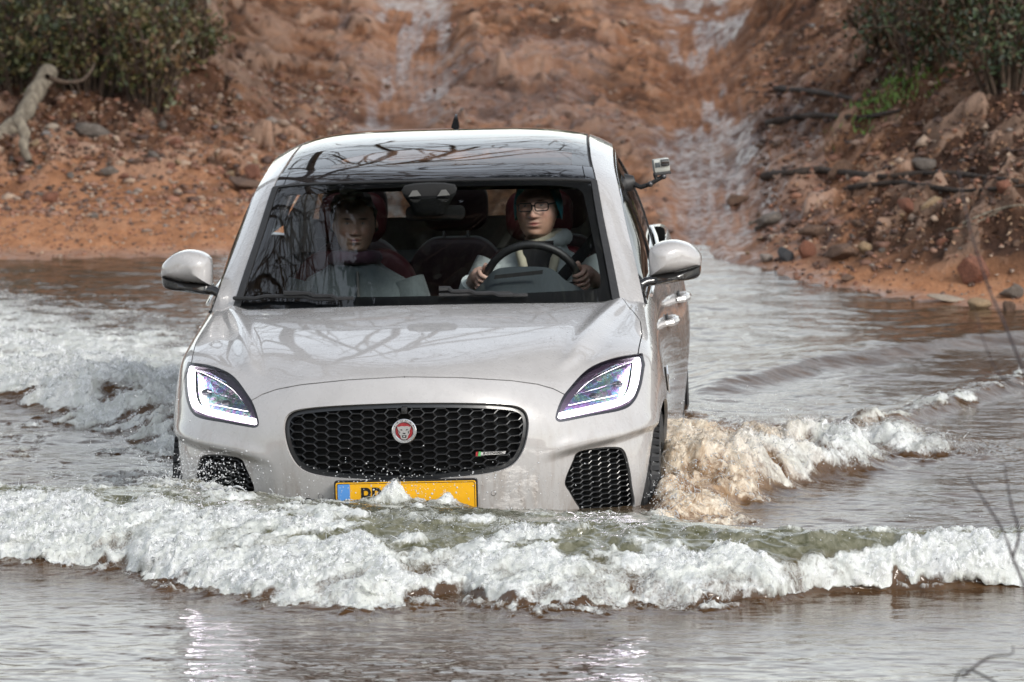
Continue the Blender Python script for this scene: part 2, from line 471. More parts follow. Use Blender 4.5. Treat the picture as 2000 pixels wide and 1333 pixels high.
HL = spline2([(1086, 814), (1096, 784), (1112, 760), (1150, 721), (1200, 700), (1254, 691, 1), (1259, 712, 1), (1252, 752), (1238, 784), (1215, 800), (1160, 811), (1110, 821), (1092, 823)])
GR = spline2([(792, 787), (900, 787), (985, 790), (1020, 798), (1032, 818), (1031, 850), (1020, 885), (998, 911), (955, 925), (880, 934), (795, 940), (600, 940, 1), (600, 787, 1)])
VENT = spline2([(1118, 902), (1128, 884), (1160, 876), (1200, 873), (1219, 880), (1229, 910), (1235, 950), (1237, 992), (1190, 998), (1142, 1001), (1128, 988), (1112, 962), (1103, 941)])
SHUT = spline2([(700, 738, 1), (800, 736.5), (900, 738), (1000, 744.5), (1060, 753), (1086, 763), (1110, 772, 1), (1110, 763, 1)], 6, False)

rest = body
# trim cabin hole, cowl and tail
cowl = lambda V: V[:, 1] - (1.155 + .36 * (np.abs(V[:, 0]) / .78) ** 2)
cab, rest = rest.cut(np.maximum(-cowl(rest.V), 6.72 - rest.A['r']))   # beyond cowl and above crest
# wheel arches
for wd in (.872, 3.553):
    f = np.hypot(rest.V[:, 1] - wd, rest.V[:, 2] - .365) - .405
    f = np.maximum(f, .80 - rest.V[:, 0])
    hole, rest = rest.cut(f)
lamp, rest = rest.cut(np.maximum(sdf(HL, PXB(rest)) - 1.2, (rest.V[:, 1] - 1.05) * 500))
vent_p, rest = rest.cut(np.maximum(sdf(VENT, PXB(rest)), (rest.V[:, 1] - .8) * 500))
gr_p, rest = rest.cut(np.maximum(sdf(GR, PXB(rest)), (rest.V[:, 1] - .8) * 500))
# bonnet: above the nose shut line / lamp tops and inside the fender line
def bonnet_f(sh):
    V = sh.V; p = car_px(V)
    fender = V[:, 0] - np.interp(V[:, 1], [.5, .70, .95, 1.15, 1.3, 1.45, 1.7], [.85, .858, .864, .850, .815, .77, .70])
    nose_y = np.interp(p[:, 0], [700, 800, 900, 1000, 1050, 1080, 1107, 1150, 1300], [737.5, 736.5, 738, 744, 751, 759.5, 773, 790, 800])
    nose = (p[:, 1] - nose_y) / 520
    rr = 6.0 - sh.A['r']
    return np.maximum(np.maximum(fender, nose), (rr - .9) * .2)
b1, rest = rest.cut(bonnet_f(rest) - .002)
bonnet, _ = b1.cut(bonnet_f(b1) + .002)
# bumper / fender joint from the lamp to the arch, door gaps
fdoor = lambda V: V[:, 1] - (1.30 + .10 * np.clip((V[:, 2] - .5), 0, .7))
front, backp = rest.cut(fdoor(rest.V) + .002)
_, backp = backp.cut(fdoor(backp.V) - .002)
fd2 = lambda V: V[:, 1] - 2.34
door1, back2 = backp.cut(fd2(backp.V) + .002); _, back2 = back2.cut(fd2(back2.V) - .002)
fd3 = lambda V: V[:, 1] - (3.12 + .25 * np.clip(V[:, 2] - .75, -.2, .4))
door2, quarter = back2.cut(fd3(back2.V) + .002); _, quarter = quarter.cut(fd3(quarter.V) - .002)

body_o = front.both().flange(.012, lambda m: np.abs(m[:, 0]) > .003).obj("bumper_and_fenders", M['paint'], car)
bonnet.both().flange(.010, lambda m: np.abs(m[:, 0]) > .003).obj("bonnet", M['paint'], car)
quarter.both().flange(.012).obj("rear_quarters", M['paint'], car)
for nm, dd in (("front_door", door1), ("rear_door", door2)):
    for sh in (dd, dd.mirror()): sh.flange(.012).obj(nm, M['paint'], car)
# dark inner shell seen through the gaps
inner = body
inner, _ = inner.cut(np.where((inner.V[:, 1] > 1.1) & (inner.A['r'] > 6.5), 1., -1.) * 1e-3)
def arch_open(sh):
    for wd in (.872, 3.553):
        f = np.maximum(np.hypot(sh.V[:, 1] - wd, sh.V[:, 2] - .365) - .41, .66 - sh.V[:, 0]); _, sh = sh.cut(f)
    return sh
inner = arch_open(inner)
_, inner = inner.cut(sdf(GR, PXB(inner)) - 1)
_, inner = inner.cut(sdf(VENT, PXB(inner)) - 1)
_, inner = inner.cut(np.maximum(sdf(HL, PXB(inner)), (inner.V[:, 1] - 1.05) * 500))
inner.both().offset(-.012).obj("inner_shell", M['void'], car)

# ------------------------------------------------------------------ greenhouse
TOP = [
 [(0, 1.10, 1.100), (.30, 1.14, 1.098), (.55, 1.24, 1.094), (.785, 1.44, 1.086), (.852, 1.52, 1.075)],
 [(0, 1.40, 1.262), (.292, 1.43, 1.260), (.527, 1.52, 1.252), (.742, 1.68, 1.238), (.812, 1.76, 1.213)],
 [(0, 1.70, 1.408), (.285, 1.72, 1.406), (.502, 1.78, 1.399), (.695, 1.91, 1.382), (.764, 1.99, 1.350)],
 [(0, 2.00, 1.553), (.280, 2.01, 1.552), (.485, 2.05, 1.546), (.660, 2.14, 1.526), (.730, 2.22, 1.484)],
 [(0, 2.22, 1.592), (.28, 2.23, 1.591), (.465, 2.26, 1.583), (.632, 2.33, 1.566), (.708, 2.40, 1.520)],
 [(0, 2.52, 1.634), (.28, 2.52, 1.633), (.455, 2.54, 1.625), (.612, 2.58, 1.605), (.695, 2.63, 1.557)],
 [(0, 2.88, 1.650), (.28, 2.88, 1.649), (.45, 2.89, 1.641), (.592, 2.91, 1.617), (.680, 2.95, 1.570)],
 [(0, 3.25, 1.634), (.28, 3.25, 1.633), (.44, 3.26, 1.625), (.578, 3.27, 1.602), (.662, 3.30, 1.553)],
 [(0, 3.58, 1.596), (.28, 3.58, 1.595), (.43, 3.58, 1.586), (.555, 3.59, 1.562), (.632, 3.61, 1.510)],
 [(0, 3.90, 1.535), (.28, 3.90, 1.534), (.41, 3.89, 1.525), (.525, 3.88, 1.500), (.595, 3.87, 1.450)]]
G, gu, gv = bspline(TOP, 170, 90, mirror_col0=True)
G[:, 0, 0] = 0
NG = grid_normals(G); NG = NG if NG[80, 10, 2] > 0 else -NG
NG[:, 0, 0] = 0; NG /= np.linalg.norm(NG, axis=-1, keepdims=True)
top = Sheet.grid(G, NG, {'r': np.repeat(gu[:, None], len(gv), 1), 'c': np.repeat(gv[None], len(gu), 0)})
A = lambda sh, k: sh.A[k]
mid, pillar = top.cut(A(top, 'c') - 3.04)
scr, roof = mid.cut(A(mid, 'r') - 2.985)
def scr_edge(sh): return np.maximum(np.maximum((A(sh, 'c') - 2.86) * .22, (A(sh, 'r') - 2.93) * .3), (.03 - A(sh, 'r')) * .3)
glass, seal = scr.cut(scr_edge(scr))
# inside black print: rounded frame round the clear area
def frit_f(sh):
    q = np.stack([np.minimum(A(sh, 'c') * .235, 9), A(sh, 'r') * .33], 1)
    poly = spline2([(-1, .115, 1), (.50, .118), (.60, .130), (.635, .18), (.633, .5), (.622, .80), (.60, .885), (.52, .915), (.3, .925), (-1, .925, 1)])
    return sdf(poly, q)
glass_o = glass.both().obj("windscreen", M['glass'], car)
clear, frit = glass.cut(frit_f(glass))
frit.both().offset(-.006).obj("black_border", M['frit'], glass_o)
seal.both().offset(.004).flange(.02).obj("windscreen_seal", M['rubber'], car)
roof = roof.cut(-A(roof, 'c') + 0)[1] if False else roof
ra, rb = roof.cut(A(roof, 'c') - 2.99)
hdr, pan = ra.cut(A(ra, 'r') - 3.62); _, pan = pan.cut(A(pan, 'r') - 3.64)
h1, h2 = hdr.cut(A(hdr, 'c') - 2.70); _, h2 = h2.cut(A(h2, 'c') - 2.725)
h1.both().flange(.01).obj("roof_header", M['roof_black'], car)
for sh in (h2, h2.mirror()): sh.flange(.01).obj("header_corner", M['roof_black'], car)
p1_, p2_ = pan.cut(A(pan, 'c') - 2.93)
p1_.both().flange(.012, lambda m: np.abs(m[:, 0]) > .003).obj("roof_panel", M['roof_glass'], car)
rail_gap = p2_.join(rb) if False else p2_
for sh in (p2_, p2_.mirror()): sh.offset(-.004).obj("roof_channel", M['rubber'], car)
for sh in (pillar, pillar.mirror()): sh.flange(.012).obj("pillar_and_roof_rail", M['paint'], car)
tl = top.cut(3.0 - A(top, 'r'))[0]; op, tl = tl.cut(np.maximum(np.maximum(A(tl, 'c') - 2.55, 3.75 - A(tl, 'r')), A(tl, 'r') - 7.6))
tl.both().offset(-.05).obj("headlining", M['lining'], car)

# side glazing between the roof rail and the belt line
rail = G[:, -1]
belt_d = [1.40, 1.52, 2.0, 2.4, 2.9, 3.25, 3.6, 3.9]; belt_u = [.866, .864, .866, .862, .848, .825, .785, .72]; belt_z = [1.07, 1.078, 1.106, 1.116, 1.132, 1.15, 1.18, 1.21]
yb = np.where(rail[:, 1] < 2.9, np.interp(rail[:, 1], [1.5, 2.2, 2.9], [1.5, 2.1, 2.85]), rail[:, 1] * .97)
belt = np.stack([np.interp(yb, belt_d, belt_u), yb, np.interp(yb, belt_d, belt_z)], 1)
tt = np.linspace(0, 1, 40)
SG = rail[:, None] * (1 - tt)[None, :, None] + belt[:, None] * tt[None, :, None]
SG[..., 0] += .022 * np.sin(math.pi * tt)[None] * smoothstep(1.5, 2.2, rail[:, 1])[:, None]
NS = grid_normals(SG); NS = NS if NS[80, 20, 0] > 0 else -NS
side = Sheet.grid(SG, NS, {'t': np.repeat(tt[None], len(rail), 0)})
def win_f(sh):
    q = sh.V[:, [1, 2]]
    fr = spline2([(1.70, 1.135, 1), (2.32, 1.145, 1), (2.32, 1.445), (2.26, 1.455), (2.15, 1.43)], 5)
    rr = spline2([(2.40, 1.147, 1), (3.10, 1.17, 1), (3.05, 1.42), (2.95, 1.515), (2.7, 1.52), (2.45, 1.492), (2.40, 1.46)], 5)
    rq = spline2([(3.16, 1.175, 1), (3.55, 1.26), (3.50, 1.36), (3.28, 1.49), (3.10, 1.50), (3.12, 1.40)], 5)
    return [sdf(p, q) for p in (fr, rr, rq)]
frame = side
for nm, k in (("front_side_window", 0), ("rear_side_window", 1), ("rear_quarter_window", 2)):
    w, frame = frame.cut(win_f(frame)[k])
    for sh in (w, w.mirror()): sh.offset(-.006).obj(nm, M['dark_glass' if k == 0 else 'privacy_glass'], car)
fm, fp = frame.cut(3.3 - frame.V[:, 1])
_f = frame
pz, bk = _f.cut(_f.V[:, 1] - 3.30)
for sh in (pz, pz.mirror()): sh.flange(.008).obj("window_frame", M['gloss_black'], car)
for sh in (bk, bk.mirror()): sh.flange(.008).obj("rear_pillar", M['paint'], car)
for s in (1, -1):
    bm = bmesh.new()
    pts = [(s * (b[0] + .012), b[1], b[2] + .012) for b in belt[::4] if 1.58 < b[1] < 3.5]
    bm_tube(bm, pts, .008, 6)
    pts = [(s * (r_[0] + .006), r_[1], r_[2] - .022) for r_ in rail[::3] if 1.9 < r_[1] < 3.5]
    bm_tube(bm, pts, .006, 6)
    bm_obj("window_trim", bm, M['chrome'], car)
# tail: rear window and tailgate
bm = bmesh.new()
def quad(*p): bm.faces.new([bm.verts.new(q) for q in p])
quad((-.58, 3.90, 1.44), (.58, 3.90, 1.44), (.66, 4.20, 1.17), (-.66, 4.20, 1.17))
bm_obj("rear_window", bm, M['rear_glass'], car)
bm = bmesh.new(); quad((-.66, 4.2, 1.17), (.66, 4.2, 1.17), (.62, 4.36, .9), (-.62, 4.36, .9)); quad((-.62, 4.36, .9), (.62, 4.36, .9), (.6, 4.34, .25), (-.6, 4.34, .25))
bm_obj("tailgate", bm, M['paint'], car)
re_, be_ = rail[-1], belt[-1]
for s in (1, -1):
    bm = bmesh.new(); quad((s * re_[0], re_[1], re_[2]), (s * be_[0], be_[1], be_[2]), (s * .66, 4.2, 1.17), (s * .58, 3.90, 1.44)); quad((s * be_[0], be_[1], be_[2]), (s * .74, 3.95, .8), (s * .62, 4.36, .9), (s * .66, 4.2, 1.17))
    quad((s * re_[0], re_[1], re_[2]), (s * .58, 3.90, 1.44), (0, 3.92, 1.53), (0, 3.88, 1.54))
    bm_obj("tail_corner", bm, M['paint'], car, smooth=False)
bm = bmesh.new(); bm_box(bm, (0, 2.6, .30), (1.70, 3.2, .04)); bm_box(bm, (0, 1.12, .66), (1.5, .04, .74)); bm_box(bm, (0, 3.75, .75), (1.5, .5, .6))
bm_obj("cabin_floor", bm, M['void'], car)
# cowl below the windscreen
bm = bmesh.new()
cu = np.linspace(-.80, .80, 33); rows_ = []
for off, z in ((-.12, 1.062), (.0, 1.078), (.10, 1.10)):
    rows_.append([bm.verts.new((u, 1.13 + .34 * (abs(u) / .78) ** 2 + off, z - .02 * (abs(u) / .8) ** 2)) for u in cu])
for a, b in zip(rows_[:-1], rows_[1:]):
    for i in range(32): bm.faces.new((a[i], a[i + 1], b[i + 1], b[i]))
bm_obj("cowl", bm, M['satin_black'], car)

# ------------------------------------------------------------------ face of the car: grille, vents, lamps, plate
FS = S[(tu < 6.0)][:, tv < 7.0].reshape(-1, 3)
def front_d(u, z):
    u = abs(u); q = (FS[:, 0] - u) ** 2 + (FS[:, 2] - z) ** 2; i = np.argpartition(q, 4)[:4]; w = 1 / (q[i] + 1e-6); return float((FS[i, 1] * w).sum() / w.sum())

def lattice(poly_px, cx, cz, pu, pz, depth, wall, recess, inset):
    """hexagonal mesh walls clipped to an outline: list of boxes in one bmesh"""
    bm = bmesh.new(); hx = pu * .30; segs = set(); V = {}
    def P(i, j, k):   # corner k of the cell column i, row j
        x = cx + i * pu; z = cz + j * pz + (pz / 2 if i % 2 else 0)
        c = [(pu * .667, 0), (pu * .333, pz / 2), (-pu * .333, pz / 2), (-pu * .667, 0), (-pu * .333, -pz / 2), (pu * .333, -pz / 2)][k]
        return (round(x + c[0], 4), round(z + c[1], 4))
    for i in range(-14, 15):
        for j in range(-14, 15):
            for k in range(6):
                a, b = P(i, j, k), P(i, j, (k + 1) % 6); segs.add((min(a, b), max(a, b)))
    segs = sorted(segs); pts = sorted({p for s in segs for p in s}); A3 = np.array([(x, 0.1, z) for x, z in pts])
    # two passes: place on the surface, then test in the drawing
    A3 = A3[(np.abs(A3[:, 0]) < .95) & (A3[:, 2] > .36) & (A3[:, 2] < .95)]
    for r in A3: r[1] = front_d(r[0], r[2])
    f = sdf(poly_px, car_px(A3 * np.array([1, 1, 1]))) if poly_px is not None else None
    D = {(round(r[0], 4), round(r[2], 4)): (r[1], ff) for r, ff in zip(A3, f)}
    for a, b in segs:
        if a not in D or b not in D: continue
        (da, fa), (db, fb) = D[a], D[b]
        if fa > -inset and fb > -inset: continue
        pa, pb = np.array([a[0], da, a[1]]), np.array([b[0], db, b[1]])
        if fa > -inset: pa = pb + (pa - pb) * ((-inset - fb) / (fa - fb))
        if fb > -inset: pb = pa + (pb - pa) * ((-inset - fa) / (fb - fa))
        t = pb - pa; L = math.hypot(t[0], t[2])
        if L < .002: continue
        nx, nz = -t[2] / L * wall / 2, t[0] / L * wall / 2
        q = []
        for s1, s2 in ((1, 1), (-1, -1)):
            pass
        f4 = [(pa[0] + nx, pa[1] + recess, pa[2] + nz), (pb[0] + nx, pb[1] + recess, pb[2] + nz), (pb[0] - nx, pb[1] + recess, pb[2] - nz), (pa[0] - nx, pa[1] + recess, pa[2] - nz)]
        k = 1.9
        b4 = [(pa[0] + nx * k, pa[1] + recess + depth, pa[2] + nz * k), (pb[0] + nx * k, pb[1] + recess + depth, pb[2] + nz * k), (pb[0] - nx * k, pb[1] + recess + depth, pb[2] - nz * k), (pa[0] - nx * k, pa[1] + recess + depth, pa[2] - nz * k)]
        fv = [bm.verts.new(p) for p in f4]; bv = [bm.verts.new(p) for p in b4]
        bm.faces.new(fv)
        for i in range(4): bm.faces.new((fv[i], bv[i], bv[(i + 1) % 4], fv[(i + 1) % 4]))
    return bm

grille = empty("grille", parent=car)
def ring_part(sheet, poly, inset, mat, name, parent, off, fl, both=True):
    _, edge = sheet.cut(sdf(poly, PXB(sheet)) + inset)
    e = edge.offset(off); e = e.both() if both else e
    return e.flange(fl, lambda m: np.abs(m[:, 0]) > .003).obj(name, mat, parent)
ring_part(gr_p, GR, 8, M['grille_black'], "surround", grille, -.016, .03)
GR2 = np.concatenate([GR[GR[:, 0] >= 790], np.array([[792 - (x - 792), y] for x, y in GR[GR[:, 0] >= 790]][::-1])])
half = GR[GR[:, 0] >= 790]
bm = lattice(None if False else np.array([[600, 787]] + [list(p) for p in half] + [[600, 940]]), 0, .735, .0455, .0285, .022, .0035, .022, 8)
# keep the right half of the walls and mirror it
bmesh.ops.delete(bm, geom=[f for f in bm.faces if f.calc_center_median().x < -.001], context='FACES')
r = bmesh.ops.duplicate(bm, geom=bm.faces[:] + bm.edges[:] + bm.verts[:])
bmesh.ops.scale(bm, vec=(-1, 1, 1), verts=[g for g in r["geom"] if isinstance(g, bmesh.types.BMVert)])
bm_obj("honeycomb_mesh", bm, M['grille_black'], grille, smooth=False)
gr_p.both().offset(-.055).obj("radiator", M['void'], grille)
for s in (1, -1):
    v = empty("bumper_vent", parent=car)
    sh = vent_p if s > 0 else vent_p.mirror()
    bm = lattice(VENT, .70, .52, .0340, .0205, .018, .0030, .014, 3)
    if s < 0:
        bmesh.ops.scale(bm, vec=(-1, 1, 1), verts=bm.verts[:])
    bm_obj("honeycomb_mesh", bm, M['grille_black'], v, smooth=False)
    sh.offset(-.05).obj("vent_backing", M['void'], v)
    _, e = vent_p.cut(sdf(VENT, PXB(vent_p)) + 3.0)
    e = e.offset(-.006); (e if s > 0 else e.mirror()).flange(.045).obj("vent_surround", M['satin_black'], v)

# badge
bc = np.array([0, front_d(0, .772) + .004, .772])
badge = empty("badge", parent=grille); badge.location = (0, 0, 0)
def disc(bm, c, r0, r1, y0, y1, seg=40, bev=.002):
    rings = []
    for r_, y in ((r0, y0 + bev), (r0 + bev if r0 else 0, y0), (r1 - bev, y0), (r1, y0 + bev), (r1, y1)):
        rings.append([bm.verts.new((c[0] + max(r_, 1e-4) * math.cos(2 * math.pi * k / seg), c[1] + y, c[2] + max(r_, 1e-4) * math.sin(2 * math.pi * k / seg))) for k in range(seg)])
    for a, b in zip(rings[:-1], rings[1:]):
        for k in range(seg): bm.faces.new((a[k], a[(k + 1) % seg], b[(k + 1) % seg], b[k]))
bm = bmesh.new(); disc(bm, bc, .0335, .0465, -.012, .02); bm_obj("badge_ring", bm, M['chrome'], badge)
M['badge_red'] = simple("badge_red", (.30, .012, .018), .25, coat=.8, var=.05)
bm = bmesh.new(); disc(bm, bc, 0, .034, -.007, .02); bm_obj("badge_disc", bm, M['badge_red'], badge)
M['badge_silver'] = simple("badge_silver", (.62, .62, .62), .3, metal=.85, var=.1)
cat = [(-.026, .018), (-.020, .0165), (-.010, .0195), (0, .0185), (.010, .0195), (.020, .0165), (.026, .018), (.0235, .008), (.020, .002), (.0215, -.006), (.015, -.016), (.012, -.027), (.005, -.031), (-.005, -.031), (-.012, -.027), (-.015, -.016), (-.0215, -.006), (-.020, .002), (-.0235, .008)]
bm = bmesh.new(); bm_prism(bm, [(x + bc[0], z + bc[2]) for x, z in cat], bc[1] - .012, bc[1]); bm_obj("cat_head", bm, M['badge_silver'], badge, smooth=False)
bm = bmesh.new()
for pl in ([(-.017, .006), (-.006, .002), (-.008, .008)], [(.017, .006), (.006, .002), (.008, .008)], [(-.007, -.006), (.007, -.006), (.003, -.0105), (-.003, -.0105)], [(-.009, -.015), (.009, -.015), (.007, -.025), (-.007, -.025)], [(-.019, .001), (-.0165, -.010), (-.014, -.002)], [(.019, .001), (.0165, -.010), (.014, -.002)]):
    bm_prism(bm, [(x + bc[0], z + bc[2]) for x, z in pl], bc[1] - .0135, bc[1] - .011)
bm_obj("cat_features", bm, M['frit'], badge, smooth=False)
bm = bmesh.new(); bm_prism(bm, [(-.004 + bc[0], -.017 + bc[2]), (.004 + bc[0], -.017 + bc[2]), (.0035 + bc[0], -.022 + bc[2]), (-.0035 + bc[0], -.022 + bc[2])], bc[1] - .015, bc[1] - .013); bm_obj("cat_muzzle", bm, M['badge_silver'], badge, smooth=False)

def text_obj(name, s, size, loc, rotz=0., mat=None, parent=None, extr=.0006, shear=0., tilt=0., align='CENTER', sx=1.0, bold=.0):
    cu_ = bpy.data.curves.new(name, 'FONT'); cu_.body = s; cu_.size = size; cu_.align_x = align; cu_.align_y = 'CENTER'; cu_.extrude = extr; cu_.shear = shear; cu_.offset = bold
    tmp = bpy.data.objects.new(name + "_tmp", cu_)
    COL.objects.link(tmp)
    dg = bpy.context.evaluated_depsgraph_get(); me = bpy.data.meshes.new_from_object(tmp.evaluated_get(dg)); me.name = name
    bpy.data.objects.remove(tmp); bpy.data.curves.remove(cu_)
    Mx = Matrix.Translation(Vector(loc)) @ Matrix.Rotation(tilt, 4, 'Y') @ Matrix.Rotation(rotz, 4, 'Z') @ Matrix.Rotation(math.pi / 2, 4, 'X') @ Matrix.Diagonal((sx, 1, 1, 1))
    me.transform(Mx)
    me.materials.clear(); me.materials.append(mat)
    o = bpy.data.objects.new(name, me); COL.objects.link(o); o.parent = parent; return o
for k, ch in enumerate("JAGUAR"):
    a = math.radians(62 - 24.8 * k)
    text_obj("ring_letter", ch, .0105, (bc[0] + math.sin(-a) * .0403, bc[1] - .0126, bc[2] + math.cos(a) * .0403), 0, M['frit'], badge, tilt=-a, sx=1.25)
# small trim badge on the mesh
tb = car_at(957, 886.5, front_d(.31, .69)); tb[1] = front_d(tb[0], tb[2]) + .012
rz = math.atan2(front_d(.36, .69) - front_d(.26, .69), .10)
trim = empty("trim_badge", parent=grille)
def rot_about(o, c, ang):
    o.data.transform(Matrix.Translation(Vector(c)) @ Matrix.Rotation(ang, 4, 'Z') @ Matrix.Translation(-Vector(c)))
bm = bmesh.new(); bm_prism(bm, [(tb[0] - .040, tb[2] - .0062), (tb[0] + .056, tb[2] - .0052), (tb[0] + .060, tb[2] + .0052), (tb[0] - .036, tb[2] + .0062)], tb[1] - .004, tb[1] + .004); o = bm_obj("badge_bar", bm, M['badge_silver'], trim, smooth=False); rot_about(o, tb, rz)
o = text_obj("badge_text", "R-DYNAMIC", .0125, (tb[0] + .010, tb[1] - .0052, tb[2] + .0003), 0, M['frit'], trim, shear=.25, sx=1.15, bold=.0002); rot_about(o, tb, rz)
M['badge_green'] = simple("badge_green", (.08, .38, .12), .3, coat=.5, var=.05)
for nm, x0, col in (("badge_stripe", -.052, M['badge_red']), ("badge_stripe", -.044, M['badge_green'])):
    w = .005 if col is M['badge_red'] else .006
    bm = bmesh.new(); bm_prism(bm, [(tb[0] + x0 - w, tb[2] - .0075), (tb[0] + x0 + w, tb[2] - .0085), (tb[0] + x0 + w + .002, tb[2] + .0085), (tb[0] + x0 - w + .002, tb[2] + .0075)], tb[1] - .005, tb[1] + .004); o = bm_obj(nm, bm, col, trim, smooth=False); rot_about(o, tb, rz)
# grille camera
fc = car_at(789, 803, .03); fc[1] = front_d(fc[0], fc[2]) + .012
bm = bmesh.new(); bm_box(bm, fc, (.022, .03, .026), bevel=.003); bm_obj("front_camera", bm, M['satin_black'], grille)
bm = bmesh.new(); disc(bm, (fc[0], fc[1] - .016, fc[2]), 0, .0055, -.003, .004, 16, .001); bm_obj("camera_lens", bm, M['gloss_black'], grille)
# parking sensor rings
M['seam'] = simple("seam_grey", (.05, .05, .05), .6)
for s in (1, -1):
    q = car_at(965, 961, .12); q[1] = front_d(q[0], q[2])
    rz_ = math.atan2(front_d(q[0] + .02, q[2]) - front_d(q[0] - .02, q[2]), .04)
    bm = bmesh.new(); disc(bm, (0, 0, 0), .0085, .0100, -.0015, .004, 24, .0004); bmesh.ops.rotate(bm, cent=(0, 0, 0), matrix=Matrix.Rotation(rz_, 3, 'Z'), verts=bm.verts[:]); bmesh.ops.translate(bm, vec=(q[0], q[1], q[2]), verts=bm.verts[:])
    if s < 0: bmesh.ops.scale(bm, vec=(-1, 1, 1), verts=bm.verts[:])
    bm_obj("parking_sensor", bm, M['seam'], car)

# number plate
plate = empty("number_plate", parent=car)
pc = np.array([0.0, front_d(0, .53) - .012, .524]); W2, H2 = .266, .060
M['plate_yellow'] = simple("plate_yellow", (.78, .40, .008), .35, var=.05)
M['plate_blue'] = simple("plate_blue", (.09, .27, .62), .35, var=.05)
def rrect(w, h, r, k=5):
    o = []
    for sx, sz, a0 in ((1, 1, 0), (-1, 1, 90), (-1, -1, 180), (1, -1, 270)):
        for i in range(k + 1):
            a = math.radians(a0 + 90 * i / k); o.append((sx * (w - r) + r * math.cos(a), sz * (h - r) + r * math.sin(a)))
    return o
def plate_layer(name, w, h, r, y0, y1, mat, dx=0):
    bm = bmesh.new(); bm_prism(bm, [(pc[0] + dx + x, pc[2] + z) for x, z in rrect(w, h, r)], pc[1] + y0, pc[1] + y1); return bm_obj(name, bm, mat, plate, smooth=False)
plate_layer("plate_frame", W2 + .004, H2 + .004, .010, .0, .016, M['frit'])
plate_layer("plate_face", W2 - .002, H2 - .003, .008, -.003, .004, M['plate_yellow'])
plate_layer("plate_border", W2 - .006, H2 - .007, .007, -.0036, .0, M['frit'])
plate_layer("plate_field", W2 - .0085, H2 - .0095, .006, -.0042, .0, M['plate_yellow'])
plate_layer("country_band", .023, H2 - .0095, .004, -.0050, .0, M['plate_blue'], -W2 + .0325)
text_obj("plate_letters", "PR", .098, (pc[0] - .128, pc[1] - .0050, pc[2] - .002), 0, M['frit'], plate, sx=.82, bold=.0016)
text_obj("plate_letters", "-", .098, (pc[0] - .03, pc[1] - .0050, pc[2] + .01), 0, M['frit'], plate, sx=.8, bold=.001)

# headlamps
M['lamp_lens'] = glass_mat("lamp_lens", (.93, .92, .95), .9)
def lamp_mat():
    t = NT("lamp_reflector"); g = t.obj()
    nz = t.noise(14, 3, .5, g, 1.5)
    c = t.ramp(nz, [(.28, (.14, .16, .20)), (.40, (.34, .18, .40)), (.48, (.16, .30, .44)), (.56, (.22, .42, .26)), (.64, (.50, .32, .44)), (.8, (.6, .56, .5))])
    t.set(Base_Color=c, Metallic=.9, Roughness=.22); t.l(t.bump(t.noise(60, 2, .5, g), .5, .004), t.b.inputs["Normal"]); return t.m
M['lamp_reflector'] = lamp_mat()
M['drl'] = simple("daytime_running_light", (.9, .9, .95), .4, emis=((1.0, .93, .98, 1), 7.0))
M['lamp_dark'] = simple("lamp_bezel", (.012, .010, .016), .18, coat=.5)
M['lamp_purple'] = simple("lamp_glow_bezel", (.13, .09, .14), .25, metal=.6, coat=.5)
DRL = spline2([(1247, 702), (1244, 738), (1236, 765), (1217, 782), (1160, 797), (1097, 811)], 8, False)
def pl_dist(line, q):
    d = np.full(len(q), 1e9)
    for a, b in zip(line[:-1], line[1:]):
        e = b - a; w = q - a; t = np.clip((w @ e) / (e @ e), 0, 1); d = np.minimum(d, np.linalg.norm(w - t[:, None] * e, axis=1))
    return d
